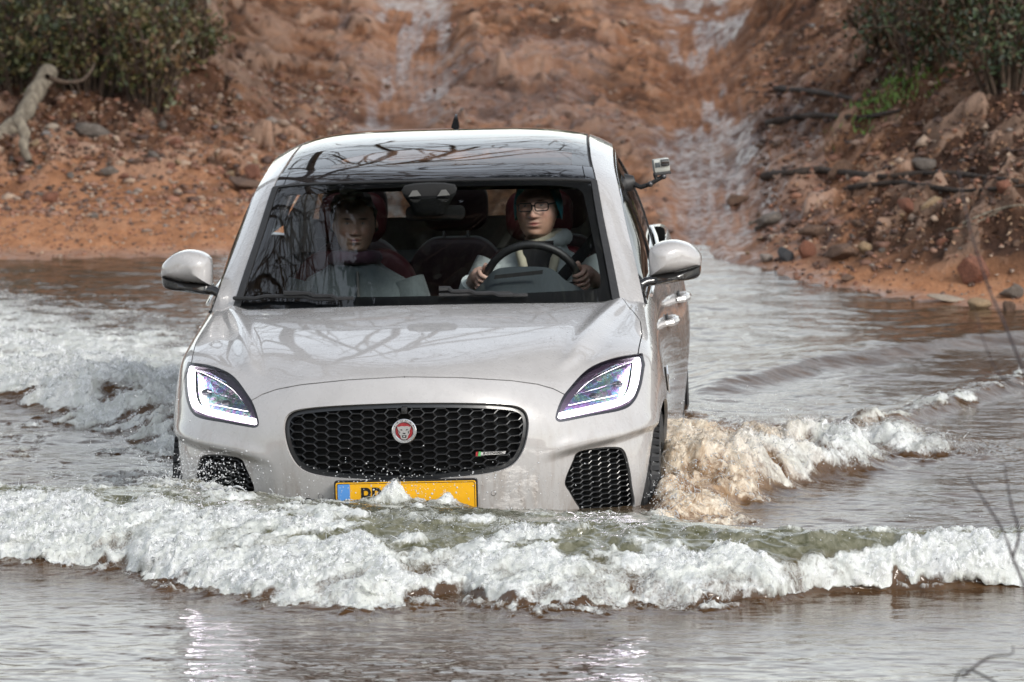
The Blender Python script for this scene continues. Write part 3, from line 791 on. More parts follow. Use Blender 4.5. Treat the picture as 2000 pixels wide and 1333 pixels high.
for s in (1, -1):
    mir = (lambda x: x) if s > 0 else (lambda x: x.mirror())
    hl = empty("headlight", parent=car)
    core, rim = lamp.cut(sdf(HL, PXB(lamp)) + 4.5)
    mir(lamp.offset(-.001)).obj("lens", M['lamp_lens'], hl)
    mir(rim.offset(-.003)).flange(.02).obj("bezel", M['lamp_dark'], hl)
    strip, other = core.cut(pl_dist(DRL, PXB(core)) - 6.0)
    mir(strip.offset(-.006)).flange(.01).obj("light_strip", M['drl'], hl)
    inner_, edge_ = other.cut(pl_dist(DRL, PXB(other)) * 0 + (sdf(np.concatenate([DRL, [[1110, 790], [1130, 762], [1165, 728], [1205, 708], [1240, 700]]]), PXB(other))))
    mir(edge_.offset(-.010)).flange(.01).obj("inner_bezel", M['lamp_purple'], hl)
    mir(inner_.offset(-.032)).obj("reflector", M['lamp_reflector'], hl)
    hsurf = inner_.offset(-.018).V; hp = car_px(hsurf)
    def on_l(x, y):
        q = ((hp - np.array([x, y])) ** 2).sum(1); i = np.argpartition(q, 3)[:3]; w = 1 / (q[i] + .01); return (hsurf[i] * w[:, None]).sum(0) / w.sum()
    for a, b, rd in (((1122, 771), (1222, 744), .0022), ((1110, 792), (1204, 772), .0018), ((1116, 768), (1236, 706), .0014)):
        bm = bmesh.new(); pts = [on_l(a[0] + (b[0] - a[0]) * k / 8, a[1] + (b[1] - a[1]) * k / 8 - (6 * math.sin(math.pi * k / 8) if rd < .0016 else 0)) * np.array([s, 1, 1]) for k in range(9)]
        bm_tube(bm, pts, rd, 6); bm_obj("divider", bm, M['chrome'], hl)
    bm = bmesh.new()
    for k in range(9):
        x, y = 1172 + k * 7.2, 727 - k * 2.0
        bm_tube(bm, [on_l(x, y) * np.array([s, 1, 1]), on_l(x + .5, y - 8) * np.array([s, 1, 1])], .0016, 5)
    bm_obj("reflector_ribs", bm, M['chrome'], hl)
    for x, y, rr in ((1205, 752, .022), (1160, 775, .020)):
        c = on_l(x, y) * np.array([s, 1, 1]); bm = bmesh.new(); bmesh.ops.create_uvsphere(bm, u_segments=20, v_segments=12, radius=rr); bmesh.ops.scale(bm, vec=(1, .6, .62), verts=bm.verts[:]); bmesh.ops.translate(bm, vec=c + np.array([0, .012, 0]), verts=bm.verts[:]); bm_obj("projector", bm, M['lamp_dark'], hl)

# ------------------------------------------------------------------ mirrors, wipers, wheels and small fittings
def pillow(bm, poly, y_back, bulge, flat=.03, prof=(1, .985, .93, .82, .62, .34), sk=(0, 0)):
    poly = np.asarray(poly); c = poly.mean(0); rings = []
    for s_, y in [(1.0, y_back + flat), (1.0, y_back)] + [(p, y_back - bulge * math.sqrt(max(0, 1 - p ** 2.4))) for p in prof[1:]]:
        rings.append([bm.verts.new((c[0] + (x - c[0]) * s_, y + sk[0] * (x - c[0]), c[1] + (z - c[1]) * s_)) for x, z in poly])
    n = len(poly)
    for a, b in zip(rings[:-1], rings[1:]):
        for k in range(n): bm.faces.new((a[k], a[(k + 1) % n], b[(k + 1) % n], b[k]))
    bm.faces.new(rings[0]); bm.faces.new(rings[-1])
mp_ = lambda pts, d: [tuple(car_at(x, y, d)[[0, 2]]) for x, y in pts]
capo = spline2([(1268, 541, 1), (1267, 500), (1272, 486), (1290, 476), (1318, 473), (1345, 481), (1364, 497), (1369, 510), (1368, 521, 1), (1320, 533)], 4)
lowo = spline2([(1266, 540, 1), (1320, 534), (1368, 522, 1), (1366, 540), (1352, 548), (1310, 553), (1268, 558)], 4)
M['mirror_glass'] = simple("mirror_glass", (.55, .58, .6), .03, metal=1., var=.02)
for s in (1, -1):
    mr = empty("door_mirror", parent=car); sc_ = lambda bm: bmesh.ops.scale(bm, vec=(s, 1, 1), verts=bm.verts[:])
    bm = bmesh.new(); pillow(bm, mp_(capo, 1.70), 1.74, .075, .055, sk=(.18, 0)); sc_(bm); bm_obj("mirror_cap", bm, M['paint'], mr, angle=50)
    bm = bmesh.new(); pillow(bm, mp_(lowo, 1.70), 1.735, .060, .05, sk=(.18, 0)); sc_(bm); bm_obj("mirror_base", bm, M['gloss_black'], mr, angle=50)
    bm = bmesh.new(); pts = [car_at(x, y, d) for x, y, d in ((1244, 561, 1.66), (1262, 551, 1.68), (1300, 546, 1.71), (1330, 542, 1.73))]
    bm_tube(bm, [tuple(p) for p in pts], [.020, .019, .019, .016], 10); bm_box(bm, car_at(1246, 563, 1.68), (.028, .09, .05), bevel=.01); sc_(bm); bm_obj("mirror_arm", bm, M['gloss_black'], mr)
    bm = bmesh.new(); q = mp_(capo, 1.70); cc = np.mean(q, 0); bm_prism(bm, [tuple(cc + (np.array(p) - cc) * .92) for p in q], 1.800, 1.806); sc_(bm); bm_obj("mirror_glass", bm, M['mirror_glass'], mr, smooth=False)
# wipers
def on_glass(x, y, off=.018):
    q = ((GP - np.array([x, y])) ** 2).sum(1); i = int(np.argmin(q)); return GV[i] + GN[i] * off
gb = top.both(); m_ = gb.A['r'] < 3; GV, GN = gb.V[m_], gb.N[m_]; GP = car_px(GV)
for pts, arm in (([(462, 589), (560, 588), (660, 591)], [(560, 586), (590, 587), (640, 593), (690, 597)]), ([(858, 582), (940, 581), (1030, 584)], [(860, 581), (885, 581), (930, 586), (1000, 590)])):
    w = empty("wiper", parent=car)
    bm = bmesh.new(); bm_tube(bm, [on_glass(*p) for p in spline2(pts, 6, False)], .008, 6); bm_obj("wiper_blade", bm, M['rubber'], w)
    bm = bmesh.new(); bm_tube(bm, [on_glass(p[0], p[1], .034) for p in spline2(arm, 5, False)], [.011] * 5 + [.008] * 11, 6); bm_obj("wiper_arm", bm, M['satin_black'], w)
# wheels
def lathe(bm, prof, c, seg=64, ax=0):
    rings = [[bm.verts.new((c[0] + u, c[1] + r_ * math.cos(2 * math.pi * k / seg), c[2] + r_ * math.sin(2 * math.pi * k / seg))) for k in range(seg)] for u, r_ in prof]
    for a, b in zip(rings[:-1], rings[1:]):
        for k in range(seg): bm.faces.new((a[k], a[(k + 1) % seg], b[(k + 1) % seg], b[k]))
M['rim'] = simple("wheel_rim", (.10, .10, .105), .3, metal=.8)
for s in (1, -1):
    for wd in (.872, 3.553):
        wh = empty("wheel", parent=car)
        prof = [(-.115, .24), (-.122, .30), (-.118, .345), (-.10, .362), (-.072, .365), (-.070, .357), (-.058, .357), (-.056, .366), (-.022, .367), (-.020, .358), (-.008, .358), (-.006, .367), (.028, .367), (.030, .358), (.042, .358), (.044, .366), (.074, .364), (.076, .357), (.086, .356), (.088, .362), (.102, .357), (.118, .345), (.122, .30), (.115, .24)]
        bm = bmesh.new(); lathe(bm, prof, (.815, wd, .365), 96)
        for k in range(60):   # shoulder tread blocks
            a = 2 * math.pi * k / 60
            for uu in (.100, -.100):
                bm_box(bm, (.815 + uu, wd + .358 * math.cos(a), .365 + .358 * math.sin(a)), (.034, .022, .012), Matrix.Rotation(0, 3, 'X') @ Matrix.Identity(3)) if False else None
                v_ = bmesh.ops.create_cube(bm, size=1.0)["verts"]; bmesh.ops.scale(bm, vec=(.034, .010, .020), verts=v_); bmesh.ops.rotate(bm, cent=(0, 0, 0), matrix=Matrix.Rotation(a, 3, 'X'), verts=v_); bmesh.ops.translate(bm, vec=(.815 + uu, wd + .356 * math.cos(a), .365 + .356 * math.sin(a)), verts=v_)
        bmesh.ops.scale(bm, vec=(s, 1, 1), verts=bm.verts[:]); bm_obj("tyre", bm, M['rubber'], wh)
        bm = bmesh.new(); lathe(bm, [(-.10, .235), (.09, .235), (.105, .245), (.108, .238), (.095, .228), (.02, .215)], (.815, wd, .365), 64)
        for k in range(5):
            for w_ in (-.12, .12):
                a = 2 * math.pi * k / 5 + w_
                bm_tube(bm, [(.815 + .085, wd + r_ * math.cos(a * 1.0), .365 + r_ * math.sin(a)) for r_ in (.03, .12, .235)], [.022, .016, .018], 6)
        lathe(bm, [(.105, .001), (.105, .035), (.09, .05), (.06, .05)], (.815, wd, .365), 32)
        bmesh.ops.scale(bm, vec=(s, 1, 1), verts=bm.verts[:]); bm_obj("rim", bm, M['rim'], wh)
    # wheel well liners and arch lips
for s in (1, -1):
    for wd, uu in ((.872, .952), (3.553, .962)):
        bm = bmesh.new(); n = 40
        ro = [[bm.verts.new((s * u, wd + r_ * math.cos(math.pi * (k / n * 1.24 - .12)), .365 + r_ * math.sin(math.pi * (k / n * 1.24 - .12)))) for k in range(n + 1)] for u, r_ in ((.875, .402), (.62, .402), (.60, .05))]
        for a, b in zip(ro[:-1], ro[1:]):
            for k in range(n): bm.faces.new((a[k], a[k + 1], b[k + 1], b[k]))
        bm_obj("wheel_well", bm, M['void'], car)
# door handles and fender vent on both flanks
QS = S.reshape(-1, 3); QM = (QS[:, 1] > 1.0)
QS = QS[QM]
def side_u(d, z):
    q = (QS[:, 1] - d) ** 2 + (QS[:, 2] - z) ** 2; i = np.argpartition(q, 4)[:4]; return float(QS[i, 0].max() if False else QS[i, 0].mean())
for s in (1, -1):
    for hd in (2.16, 3.02):
        hu = side_u(hd, .93); h = empty("door_handle", parent=car)
        bm = bmesh.new(); bm_tube(bm, [(s * (hu - .005), hd - .10, .93), (s * (hu + .022), hd - .085, .932), (s * (hu + .036), hd - .03, .934), (s * (hu + .036), hd + .04, .934), (s * (hu + .022), hd + .085, .932), (s * (hu - .005), hd + .10, .93)], [.012, .016, .017, .017, .015, .011], 8); bm_obj("handle_grip", bm, M['paint'], h)
        bm = bmesh.new(); bmesh.ops.create_uvsphere(bm, u_segments=16, v_segments=8, radius=.04); bmesh.ops.scale(bm, vec=(.15, 1.4, .8), verts=bm.verts[:]); bmesh.ops.translate(bm, vec=(s * (hu + .001), hd, .93), verts=bm.verts[:]); bm_obj("handle_recess", bm, M['satin_black'], h)
    bm = bmesh.new(); vu = side_u(1.22, .80)
    for (da, db, mt) in ((0, 0, 'gloss_black'),):
        bm_prism(bm, [(1.16, .83), (1.26, .85), (1.29, .80), (1.20, .765)], 0, .012, lambda x, y, z: (s * (side_u(x, z) + .008 - y), x, z))
    bm_obj("fender_vent", bm, M['gloss_black'], car, smooth=False)
    bm = bmesh.new(); cyc = [(1.155, .832), (1.262, .854), (1.295, .80), (1.20, .76), (1.155, .832)]
    bm_tube(bm, [(s * (side_u(x, z) + .009), x, z) for x, z in cyc], .004, 6); bm_obj("fender_vent_trim", bm, M['chrome'], car)
# roof aerial
ac = car_at(890, 254, 3.48)
bm = bmesh.new()
prof = [(0, -.075), (.012, -.05), (.030, -.02), (.052, .015), (.068, .05), (.072, .075), (.05, .082), (0, .085)]
L_ = [bm.verts.new((ac[0] - w, ac[1] + y, ac[2] - .012 + z)) for (z, y), w in zip(prof, (.016, .018, .016, .010, .005, .004, .008, .016))]
R_ = [bm.verts.new((ac[0] + w, ac[1] + y, ac[2] - .012 + z)) for (z, y), w in zip(prof, (.016, .018, .016, .010, .005, .004, .008, .016))]
bm.faces.new(L_); bm.faces.new(R_[::-1])
for i in range(len(L_)): j = (i + 1) % len(L_); bm.faces.new((L_[i], R_[i], R_[j], L_[j]))
bmesh.ops.subdivide_edges(bm, edges=bm.edges[:], cuts=1, smooth=.3) if False else None
bm_obj("roof_aerial", bm, M['gloss_black'], car, angle=60)

# ------------------------------------------------------------------ cabin
def extrude_profile(bm, prof, us, zf=None):
    rows = [[bm.verts.new((u, y + (zf(u)[0] if zf else 0), z + (zf(u)[1] if zf else 0))) for y, z in prof] for u in us]
    for a, b in zip(rows[:-1], rows[1:]):
        for i in range(len(prof) - 1): bm.faces.new((a[i], a[i + 1], b[i + 1], b[i]))
bm = bmesh.new()
dprof = [(1.20, 1.045), (1.40, 1.068), (1.60, 1.075), (1.70, 1.070), (1.745, 1.050), (1.76, 1.0), (1.72, .85), (1.75, .6), (1.6, .4)]
extrude_profile(bm, dprof, np.linspace(-.74, .74, 30), lambda u: (.12 * (abs(u) / .74) ** 2, -.012 * (u / .74) ** 2))
dash = bm_obj("dashboard", bm, M['plastic_grey'], car, angle=50)
sw = car_at(1040, 560, 1.84)                                    # steering wheel centre
# instrument hood in front of the driver
bm = bmesh.new()
hp_ = [car_at(x, y, 1.70) for x, y in spline2([(905, 590), (935, 560), (962, 531), (985, 523), (1030, 521), (1068, 523), (1086, 531), (1105, 548), (1150, 572), (1165, 590)], 4, False)]
a_ = [bm.verts.new(p) for p in hp_]; b_ = [bm.verts.new((p[0], 1.50, 1.02 + (p[2] - 1.02) * .55)) for p in hp_]; c_ = [bm.verts.new((p[0], 1.66 + .05, 1.0)) for p in hp_]
d_ = [bm.verts.new((p[0], 1.66, p[2] - .004)) for p in hp_]
for r0, r1 in ((b_, a_),):
    for i in range(len(r0) - 1): bm.faces.new((r0[i], r0[i + 1], r1[i + 1], r1[i]))
for i in range(len(a_) - 1): bm.faces.new((a_[i], a_[i + 1], c_[i + 1], c_[i]))
bm_obj("instrument_hood", bm, M['plastic_grey'], car, angle=60)
bm = bmesh.new()
qd = [car_at(968, 543, 1.60), car_at(1062, 533, 1.60), car_at(1061, 541, 1.585), car_at(966, 551, 1.585)]
for p in qd: p[2] += .004
bm.faces.new([bm.verts.new(p + np.array([0, -.05, .012])) for p in qd]); bm_obj("head_up_slot", bm, M['void'], car)
# steering wheel
def torus(bm, c, R_, r_, tilt, seg=48, ss=10):
    Rm = Matrix.Rotation(tilt, 3, 'X'); rings = []
    for i in range(seg):
        a = 2 * math.pi * i / seg; ring = []
        for j in range(ss):
            b = 2 * math.pi * j / ss
            v = Vector(((R_ + r_ * math.cos(b)) * math.cos(a), r_ * math.sin(b), (R_ + r_ * math.cos(b)) * math.sin(a)))
            ring.append(bm.verts.new(Rm @ v + Vector(c)))
        rings.append(ring)
    for i in range(seg):
        for j in range(ss): bm.faces.new((rings[i][j], rings[(i + 1) % seg][j], rings[(i + 1) % seg][(j + 1) % ss], rings[i][(j + 1) % ss]))
TW = math.radians(22)
wheel_e = empty("steering_wheel", parent=car)
bm = bmesh.new(); torus(bm, sw, .187, .0165, TW); bm_obj("wheel_rim", bm, M['satin_black'], wheel_e)
bm = bmesh.new(); bm_box(bm, sw + np.array([0, -.02, 0]), (.15, .05, .11), bevel=.02)
for a in (0, math.pi, -math.pi / 2): bm_tube(bm, [sw, sw + np.array([.18 * math.cos(a), 0, .18 * math.sin(a)])], .016, 6)
bm_obj("wheel_hub", bm, M['satin_black'], wheel_e)
# seats
def seat(cu, d, mat, wide=.50, top=1.17, hr=True, name="front_seat"):
    st = empty(name, parent=car)
    bm = bmesh.new(); q = rrect(wide / 2, .34, .12, 6)
    q = [(cu + x * (1 - .25 * max(0, z / .34) ** 2), top - .34 + z) for x, z in q]
    pillow(bm, q, d, .05, .10); bm_obj("backrest", bm, mat, st, angle=60)
    bm = bmesh.new(); bm_box(bm, (cu, d - .30, .55), (wide, .56, .16), bevel=.05); bm_obj("cushion", bm, mat, st)
    if hr:
        bm = bmesh.new(); pillow(bm, [(cu + x, top + .13 + z) for x, z in rrect(.135, .10, .07, 5)], d + .02, .035, .07); bm_obj("headrest", bm, mat, st, angle=60)
        for s in (-1, 1):
            bm = bmesh.new(); bm_tube(bm, [(cu + s * .05, d + .04, top - .05), (cu + s * .05, d + .04, top + .08)], .007, 6)
            bm_obj("headrest_post", bm, M['chrome'], st)
DU, PU = .375, -.365
seat(DU + .02, 2.48, M['seat_red'], .56, 1.20); seat(PU, 2.52, M['seat_red'], .56, 1.20)
for cu in (-.42, 0, .42): seat(cu, 3.35, M['seat_dark'], .44, 1.16, name="rear_seat")
# inside mirror and sensor pod behind the glass
im = car_at(850, 417, 1.92); me_ = empty("rear_view_mirror", parent=car)
bm = bmesh.new(); pillow(bm, [(im[0] + x, im[2] + z) for x, z in rrect(.118, .029, .022, 5)], im[1], .018, .02); bm_obj("mirror_shell", bm, M['void'], me_, angle=60)
bm = bmesh.new(); pod = spline2([(-.10, .10), (.10, .10), (.075, .02), (.045, -.02), (-.045, -.02), (-.075, .02)], 4)
pillow(bm, [(im[0] - .02 + x, im[2] + .012 + z) for x, z in pod], im[1] - .03, .03, .05); bm_obj("sensor_pod", bm, M['void'], me_, angle=60)
for x0 in (-.075, .04):
    bm = bmesh.new(); bm_prism(bm, [(im[0] + x0 - .025, im[2] + .075), (im[0] + x0 + .025, im[2] + .078), (im[0] + x0 + .010, im[2] + .100), (im[0] + x0 - .008, im[2] + .099)], im[1] - .072, im[1] - .066); bm_obj("sensor_window", bm, M['lining'], me_, smooth=False)

# ------------------------------------------------------------------ people
def skin_mat(name, base, beard, hairc):
    t = NT(name); g = t.obj()
    c = t.mix(t.mapr(t.noise(60, 4, .6, g), .3, .7), base, tuple(b * .82 for b in base))
    c = t.mix(t.attr("beard"), c, beard); c = t.mix(t.attr("lip"), c, (.38, .10, .09)); c = t.mix(t.attr("flush"), c, (base[0] * .95, base[1] * .62, base[2] * .55))
    c = t.mix(t.attr("dark"), c, hairc); c = t.mix(t.attr("eye"), c, (.55, .52, .5)); c = t.mix(t.attr("iris"), c, (.015, .02, .025))
    t.set(Base_Color=c, Roughness=.5, Subsurface_Weight=.08); t.b.inputs["Subsurface Radius"].default_value = (.01, .004, .002)
    return t.m
def gs(x, y, cx, cy, sx, sy): return np.exp(-(((x - cx) / sx) ** 2 + ((y - cy) / sy) ** 2))
def head_body(name, mat, parent, hc, yaw=0., roll=0., broad=1.0, extra=(), size=1.0):
    """one continuous surface from crown to chest, looking towards -y"""
    nth = 96
    # (z relative to head centre, half width, half depth, y offset)
    P = np.array([(.122, .001, .001, .012), (.119, .028, .034, .012), (.108, .050, .062, .012), (.088, .066, .083, .011), (.060, .075, .094, .010), (.03, .0775, .097, .008), (.0, .0765, .095, .004), (-.025, .0735, .091, -.002), (-.05, .069, .083, -.008), (-.075, .061, .073, -.013), (-.095, .050, .060, -.018),
                  (-.108, .042, .046, -.010), (-.112, .054, .052, .016), (-.13, .057, .058, .022), (-.16, .060, .062, .026), (-.185, .075, .068, .030), (-.205, .095, .072, .032), (-.235, .125, .080, .034), (-.28, .145, .085, .034), (-.36, .15, .09, .034), (-.5, .14, .09, .03)])
    tz = np.linspace(0, len(P) - 1, 170); i = np.minimum(tz.astype(int), len(P) - 2); f = tz - i
    ip = lambda k: np.interp(tz, np.arange(len(P)), P[:, k])
    def sm(a):
        for _ in range(5): a = np.concatenate([a[:1], (a[:-2] + 2 * a[1:-1] + a[2:]) / 4, a[-1:]])
        return a
    z, wx, wy, yo = sm(ip(0)), sm(ip(1)), sm(ip(2)), sm(ip(3))
    th = np.linspace(0, 2 * math.pi, nth, endpoint=False)
    cx, cy = np.sin(th)[None], -np.cos(th)[None]          # th = 0 looks at -y
    ex = .86
    X = wx[:, None] * np.sign(cx) * np.abs(cx) ** ex * broad; Y = wy[:, None] * np.sign(cy) * np.abs(cy) ** ex + yo[:, None]; Z = np.repeat(z[:, None], nth, 1)
    fr = (cy < 0) * np.abs(cy) ** .5
    # face: brow, sockets, nose, cheeks, lips, chin
    push = .006 * gs(X, Z, 0, .034, .06, .012) - .013 * (gs(X, Z, .031, .015, .019, .012) + gs(X, Z, -.031, .015, .019, .012)) + .006 * (gs(X, Z, .031, .014, .011, .0075) + gs(X, Z, -.031, .014, .011, .0075))
    nb = np.interp(Z, [-.034, -.028, -.018, 0, .02, .03], [0, .022, .026, .017, .007, 0]); push += nb * np.exp(-(X / np.interp(Z, [-.03, -.015, .02], [.017, .013, .010])) ** 2)
    push += .007 * (gs(X, Z, .015, -.024, .007, .007) + gs(X, Z, -.015, -.024, .007, .007))
    push += .005 * (gs(X, Z, .045, -.018, .018, .016) + gs(X, Z, -.045, -.018, .018, .016)) + .008 * gs(X, Z, 0, -.050, .024, .011) - .005 * gs(X, Z, 0, -.0545, .024, .0025) + .006 * gs(X, Z, 0, -.063, .02, .006) - .004 * gs(X, Z, 0, -.074, .02, .006) + .010 * gs(X, Z, 0, -.093, .022, .013)
    Y = Y - push * fr
    ear = gs(Y, Z, .012, -.005, .013, .028) * (np.abs(cx) > .8); X = X + np.sign(X) * ear * .016; Y = Y + ear * .012
    a = {'beard': np.clip(smoothstep(-.022, -.045, Z) * smoothstep(-.112, -.10, Z) * (fr > .1) * (1 - gs(X, Z, 0, -.052, .02, .012)) * smoothstep(.0, .4, fr), 0, 1) * .5,
         'lip': np.clip(1.4 * gs(X, Z, 0, -.053, .021, .0075) * (fr > .5) - .2, 0, 1), 'flush': .5 * np.clip(gs(X, Z, .043, -.02, .02, .018) + gs(X, Z, -.043, -.02, .02, .018) + gs(X, Z, 0, -.022, .013, .012), 0, 1) * (fr > .3),
         'dark': np.clip(1.5 * (gs(X, Z, .032, .033, .020, .0045) + gs(X, Z, -.032, .033, .020, .0045)) * (fr > .4) - .25 + .9 * (gs(X, Z, .031, .019, .014, .0028) + gs(X, Z, -.031, .019, .014, .0028)) * (fr > .4), 0, 1),
         'eye': np.clip(1.6 * (gs(X, Z, .031, .0135, .011, .0045) + gs(X, Z, -.031, .0135, .011, .0045)) - .6, 0, 1) * (fr > .4), 'iris': np.clip(2.2 * (gs(X, Z, .031, .0138, .0055, .0050) + gs(X, Z, -.031, .0138, .0055, .0050)) - .9, 0, 1) * (fr > .4)}
    V = np.stack([X, Y, Z], -1)
    hd = smoothstep(-.15, -.10, z)[:, None]
    c_, s_ = np.cos(yaw * hd), np.sin(yaw * hd); V = np.stack([V[..., 0] * c_ - V[..., 1] * s_, V[..., 0] * s_ + V[..., 1] * c_, V[..., 2]], -1)
    c_, s_ = np.cos(roll * hd), np.sin(roll * hd); zz = V[..., 2] + .13; V = np.stack([V[..., 0] * c_ + zz * s_, V[..., 1], -V[..., 0] * s_ + zz * c_ - .13], -1)
    V = V * size + np.asarray(hc); idx = np.arange(V.shape[0] * nth).reshape(-1, nth)
    F = np.stack([idx[:-1], np.roll(idx, -1, 1)[:-1], np.roll(idx, -1, 1)[1:], idx[1:]], -1).reshape(-1, 4)[:, ::-1]
    VV = [V.reshape(-1, 3)]; FF = [F]; n0 = V.shape[0] * nth
    bm = bmesh.new()
    for fn in extra: fn(bm)
    bm.verts.ensure_lookup_table(); bmesh.ops.triangulate(bm, faces=bm.faces[:]); bmesh.ops.recalc_face_normals(bm, faces=bm.faces[:])
    ev = np.array([v.co[:] for v in bm.verts]) if len(bm.verts) else np.zeros((0, 3)); bm.verts.index_update()
    ef = [[v.index + n0 for v in f_.verts] for f_ in bm.faces]; bm.free()
    allV = np.concatenate([VV[0], ev]); faces = [tuple(f_) for f_ in F.tolist()] + [tuple(f_) for f_ in ef]
    at = {k: np.concatenate([v.ravel(), np.zeros(len(ev))]) for k, v in a.items()}
    return mesh_obj(name, allV, faces, mat, parent, True, None, at)

def hand_on_rim(bm, c, R_, ang, tilt, wrist, s):
    """palm behind the rim, four fingers closed round it and a thumb along it; ang = place on the rim"""
    Rm = np.array(Matrix.Rotation(tilt, 3, 'X')); c = np.asarray(c)
    def onrim(a, r_, b):   # point at rim angle a, wrapped round the tube by angle b at radius r_
        v = np.array([(R_ + r_ * math.cos(b)) * math.cos(a), r_ * math.sin(b), (R_ + r_ * math.cos(b)) * math.sin(a)]); return Rm @ v + c
    wr = np.asarray(wrist)
    pal = onrim(ang, .045, math.radians(60))
    bm_tube(bm, [wr, wr * .5 + pal * .5, pal, onrim(ang, .036, math.radians(20))], [.028, .036, .040, .030], 12)
    for k, (da, L) in enumerate(((.17, .9), (.06, 1.05), (-.05, 1.0), (-.16, .8))):
        a = ang + da * s
        pts = [onrim(a * .6 + ang * .4, .040, math.radians(60)), onrim(a, .034, math.radians(10)), onrim(a, .031, math.radians(-40)), onrim(a, .029, math.radians(-40 - 50 * L)), onrim(a, .026, math.radians(-40 - 95 * L))]
        bm_tube(bm, pts, [.0105, .0108, .0100, .0090, .0070], 9)
    bm_tube(bm, [onrim(ang, .042, math.radians(80)), onrim(ang + .14 * s, .034, math.radians(75)), onrim(ang + .26 * s, .029, math.radians(60)), onrim(ang + .34 * s, .026, math.radians(45))], [.013, .0125, .011, .008], 9)

def torso(bm, c, w, dp, h, neck_r=.085, seg=56):
    """jacket body: rows from neck opening over the shoulders to the waist"""
    P = [(0, neck_r, neck_r * .95, .0), (-.012, neck_r + .022, neck_r + .012, .0), (-.035, w * .55, dp * .72, .0), (-.065, w * .82, dp * .85, .0), (-.10, w * .96, dp * .94, 0), (-.16, w, dp, 0), (-.28, w * .97, dp * 1.04, -.005), (-.42, w * .92, dp * 1.05, -.01), (-h, w * .95, dp * 1.1, -.01)]
    rows = []
    for z, a, b, yo in P:
        rows.append([bm.verts.new((c[0] + a * math.copysign(abs(math.cos(t)) ** .8, math.cos(t)), c[1] + yo + b * math.copysign(abs(math.sin(t)) ** .9, math.sin(t)), c[2] + z + .006 * math.sin(5 * t + z * 40))) for t in [2 * math.pi * k / seg for k in range(seg)]])
    for a, b in zip(rows[:-1], rows[1:]):
        for k in range(seg): bm.faces.new((a[k], a[(k + 1) % seg], b[(k + 1) % seg], b[k]))

def cloth_mat(name, col, scale=300):
    t = NT(name); g = t.obj(); n1 = t.noise(scale, 3, .6, g); n2 = t.noise(14, 4, .6, g)
    t.set(Base_Color=t.mix(t.mapr(n2, .3, .7), col, tuple(c * .7 for c in col)), Roughness=.9, Sheen_Weight=.2)
    t.l(t.bump(t.math('ADD', n2, t.math('MULTIPLY', n1, .15)), .6, .015), t.b.inputs["Normal"]); return t.m

# driver -------------------------------------------------
dh = car_at(1051, 405, 2.20)
drv = empty("person"); drv.matrix_world = CAR_M
tag(drv, "driver in a teal beanie, glasses and pale grey hoodie holding the wheel", "person")
M['skin_a'] = skin_mat("skin_fair", (.66, .42, .33), (.42, .21, .12), (.10, .05, .025))
aL = math.radians(172); aR = math.radians(8)
Rt = np.array(Matrix.Rotation(TW, 3, 'X'))
hL = sw + Rt @ np.array([-.20, 0, .03]); hR = sw + Rt @ np.array([.20, 0, .02])
wl = hL + np.array([-.045, .13, -.02]); wr_ = hR + np.array([.055, .13, -.02])
head_body("body", M['skin_a'], drv, dh, yaw=math.radians(-6), roll=math.radians(-2.5), size=1.07,
          extra=(lambda b: hand_on_rim(b, sw, .187, aL, TW, wl, -1), lambda b: hand_on_rim(b, sw, .187, aR, TW, wr_, 1)))
M['hoodie'] = cloth_mat("hoodie_grey", (.52, .57, .56))
M['lining_cream'] = cloth_mat("hoodie_lining", (.52, .48, .36))
tc = dh + np.array([0, .035, -.150])
bm = bmesh.new(); torso(bm, tc, .222, .128, .55)
for s, wpt in ((-1, wl), (1, wr_)):
    sh_ = tc + np.array([s * .180, .0, -.085]); el = tc + np.array([s * .290, -.10, -.33])
    pts = [sh_, sh_ * .5 + el * .5 + np.array([s * .02, .01, 0]), el, el * .5 + wpt * .5 + np.array([s * .012, 0, -.012]), wpt]
    pts = [p for p in np.array([np.interp(np.linspace(0, 4, 13), range(5), [q[k] for q in pts]) for k in range(3)]).T]
    bm_tube(bm, pts, [.082, .080, .076, .070, .066, .064, .064, .062, .058, .056, .053, .050, .046], 16)
bm_obj("hoodie", bm, M['hoodie'], drv, angle=80)
# hood bunched round the neck: outer roll and cream lining
bm = bmesh.new(); pts = []
for k in range(25):
    a = math.radians(-66 + 312 * k / 24) + math.pi
    t_ = abs(k - 12) / 12
    pts.append((tc[0] + .100 * math.sin(a - math.pi) * (1 - .15 * t_ ** 3), tc[1] + .01 + .085 * math.cos(a - math.pi), tc[2] + .024 - .070 * t_ ** 2))
bm_tube(bm, pts, [.020 + .014 * math.sin(math.pi * k / 24) for k in range(25)], 12); bm_obj("hood", bm, M['hoodie'], drv)
bm = bmesh.new(); bm_tube(bm, [(tc[0] + (p[0] - tc[0]) * .87, p[1] - .008, p[2] + .014) for p in pts], [.021] * 25, 10)
for s in (-1, 1):
    bm_tube(bm, [(tc[0] + s * .072, tc[1] - .105, tc[2] - .02), (tc[0] + s * .060, tc[1] - .130, tc[2] - .08), (tc[0] + s * .042, tc[1] - .142, tc[2] - .16), (tc[0] + s * .032, tc[1] - .146, tc[2] - .25)], [.022, .018, .014, .010], 10)
bm_obj("hood_lining", bm, M['lining_cream'], drv)
bm = bmesh.new(); ch = [(-.062, .02), (.062, .02), (.058, -.06), (.040, -.16), (.030, -.26), (-.030, -.26), (-.040, -.16), (-.058, -.06)]
bm_prism(bm, [(tc[0] + x, tc[2] + z) for x, z in ch], tc[1] - .128, tc[1] - .05); bm_obj("shirt", bm, M['black_cloth'], drv, smooth=False)
bm = bmesh.new()
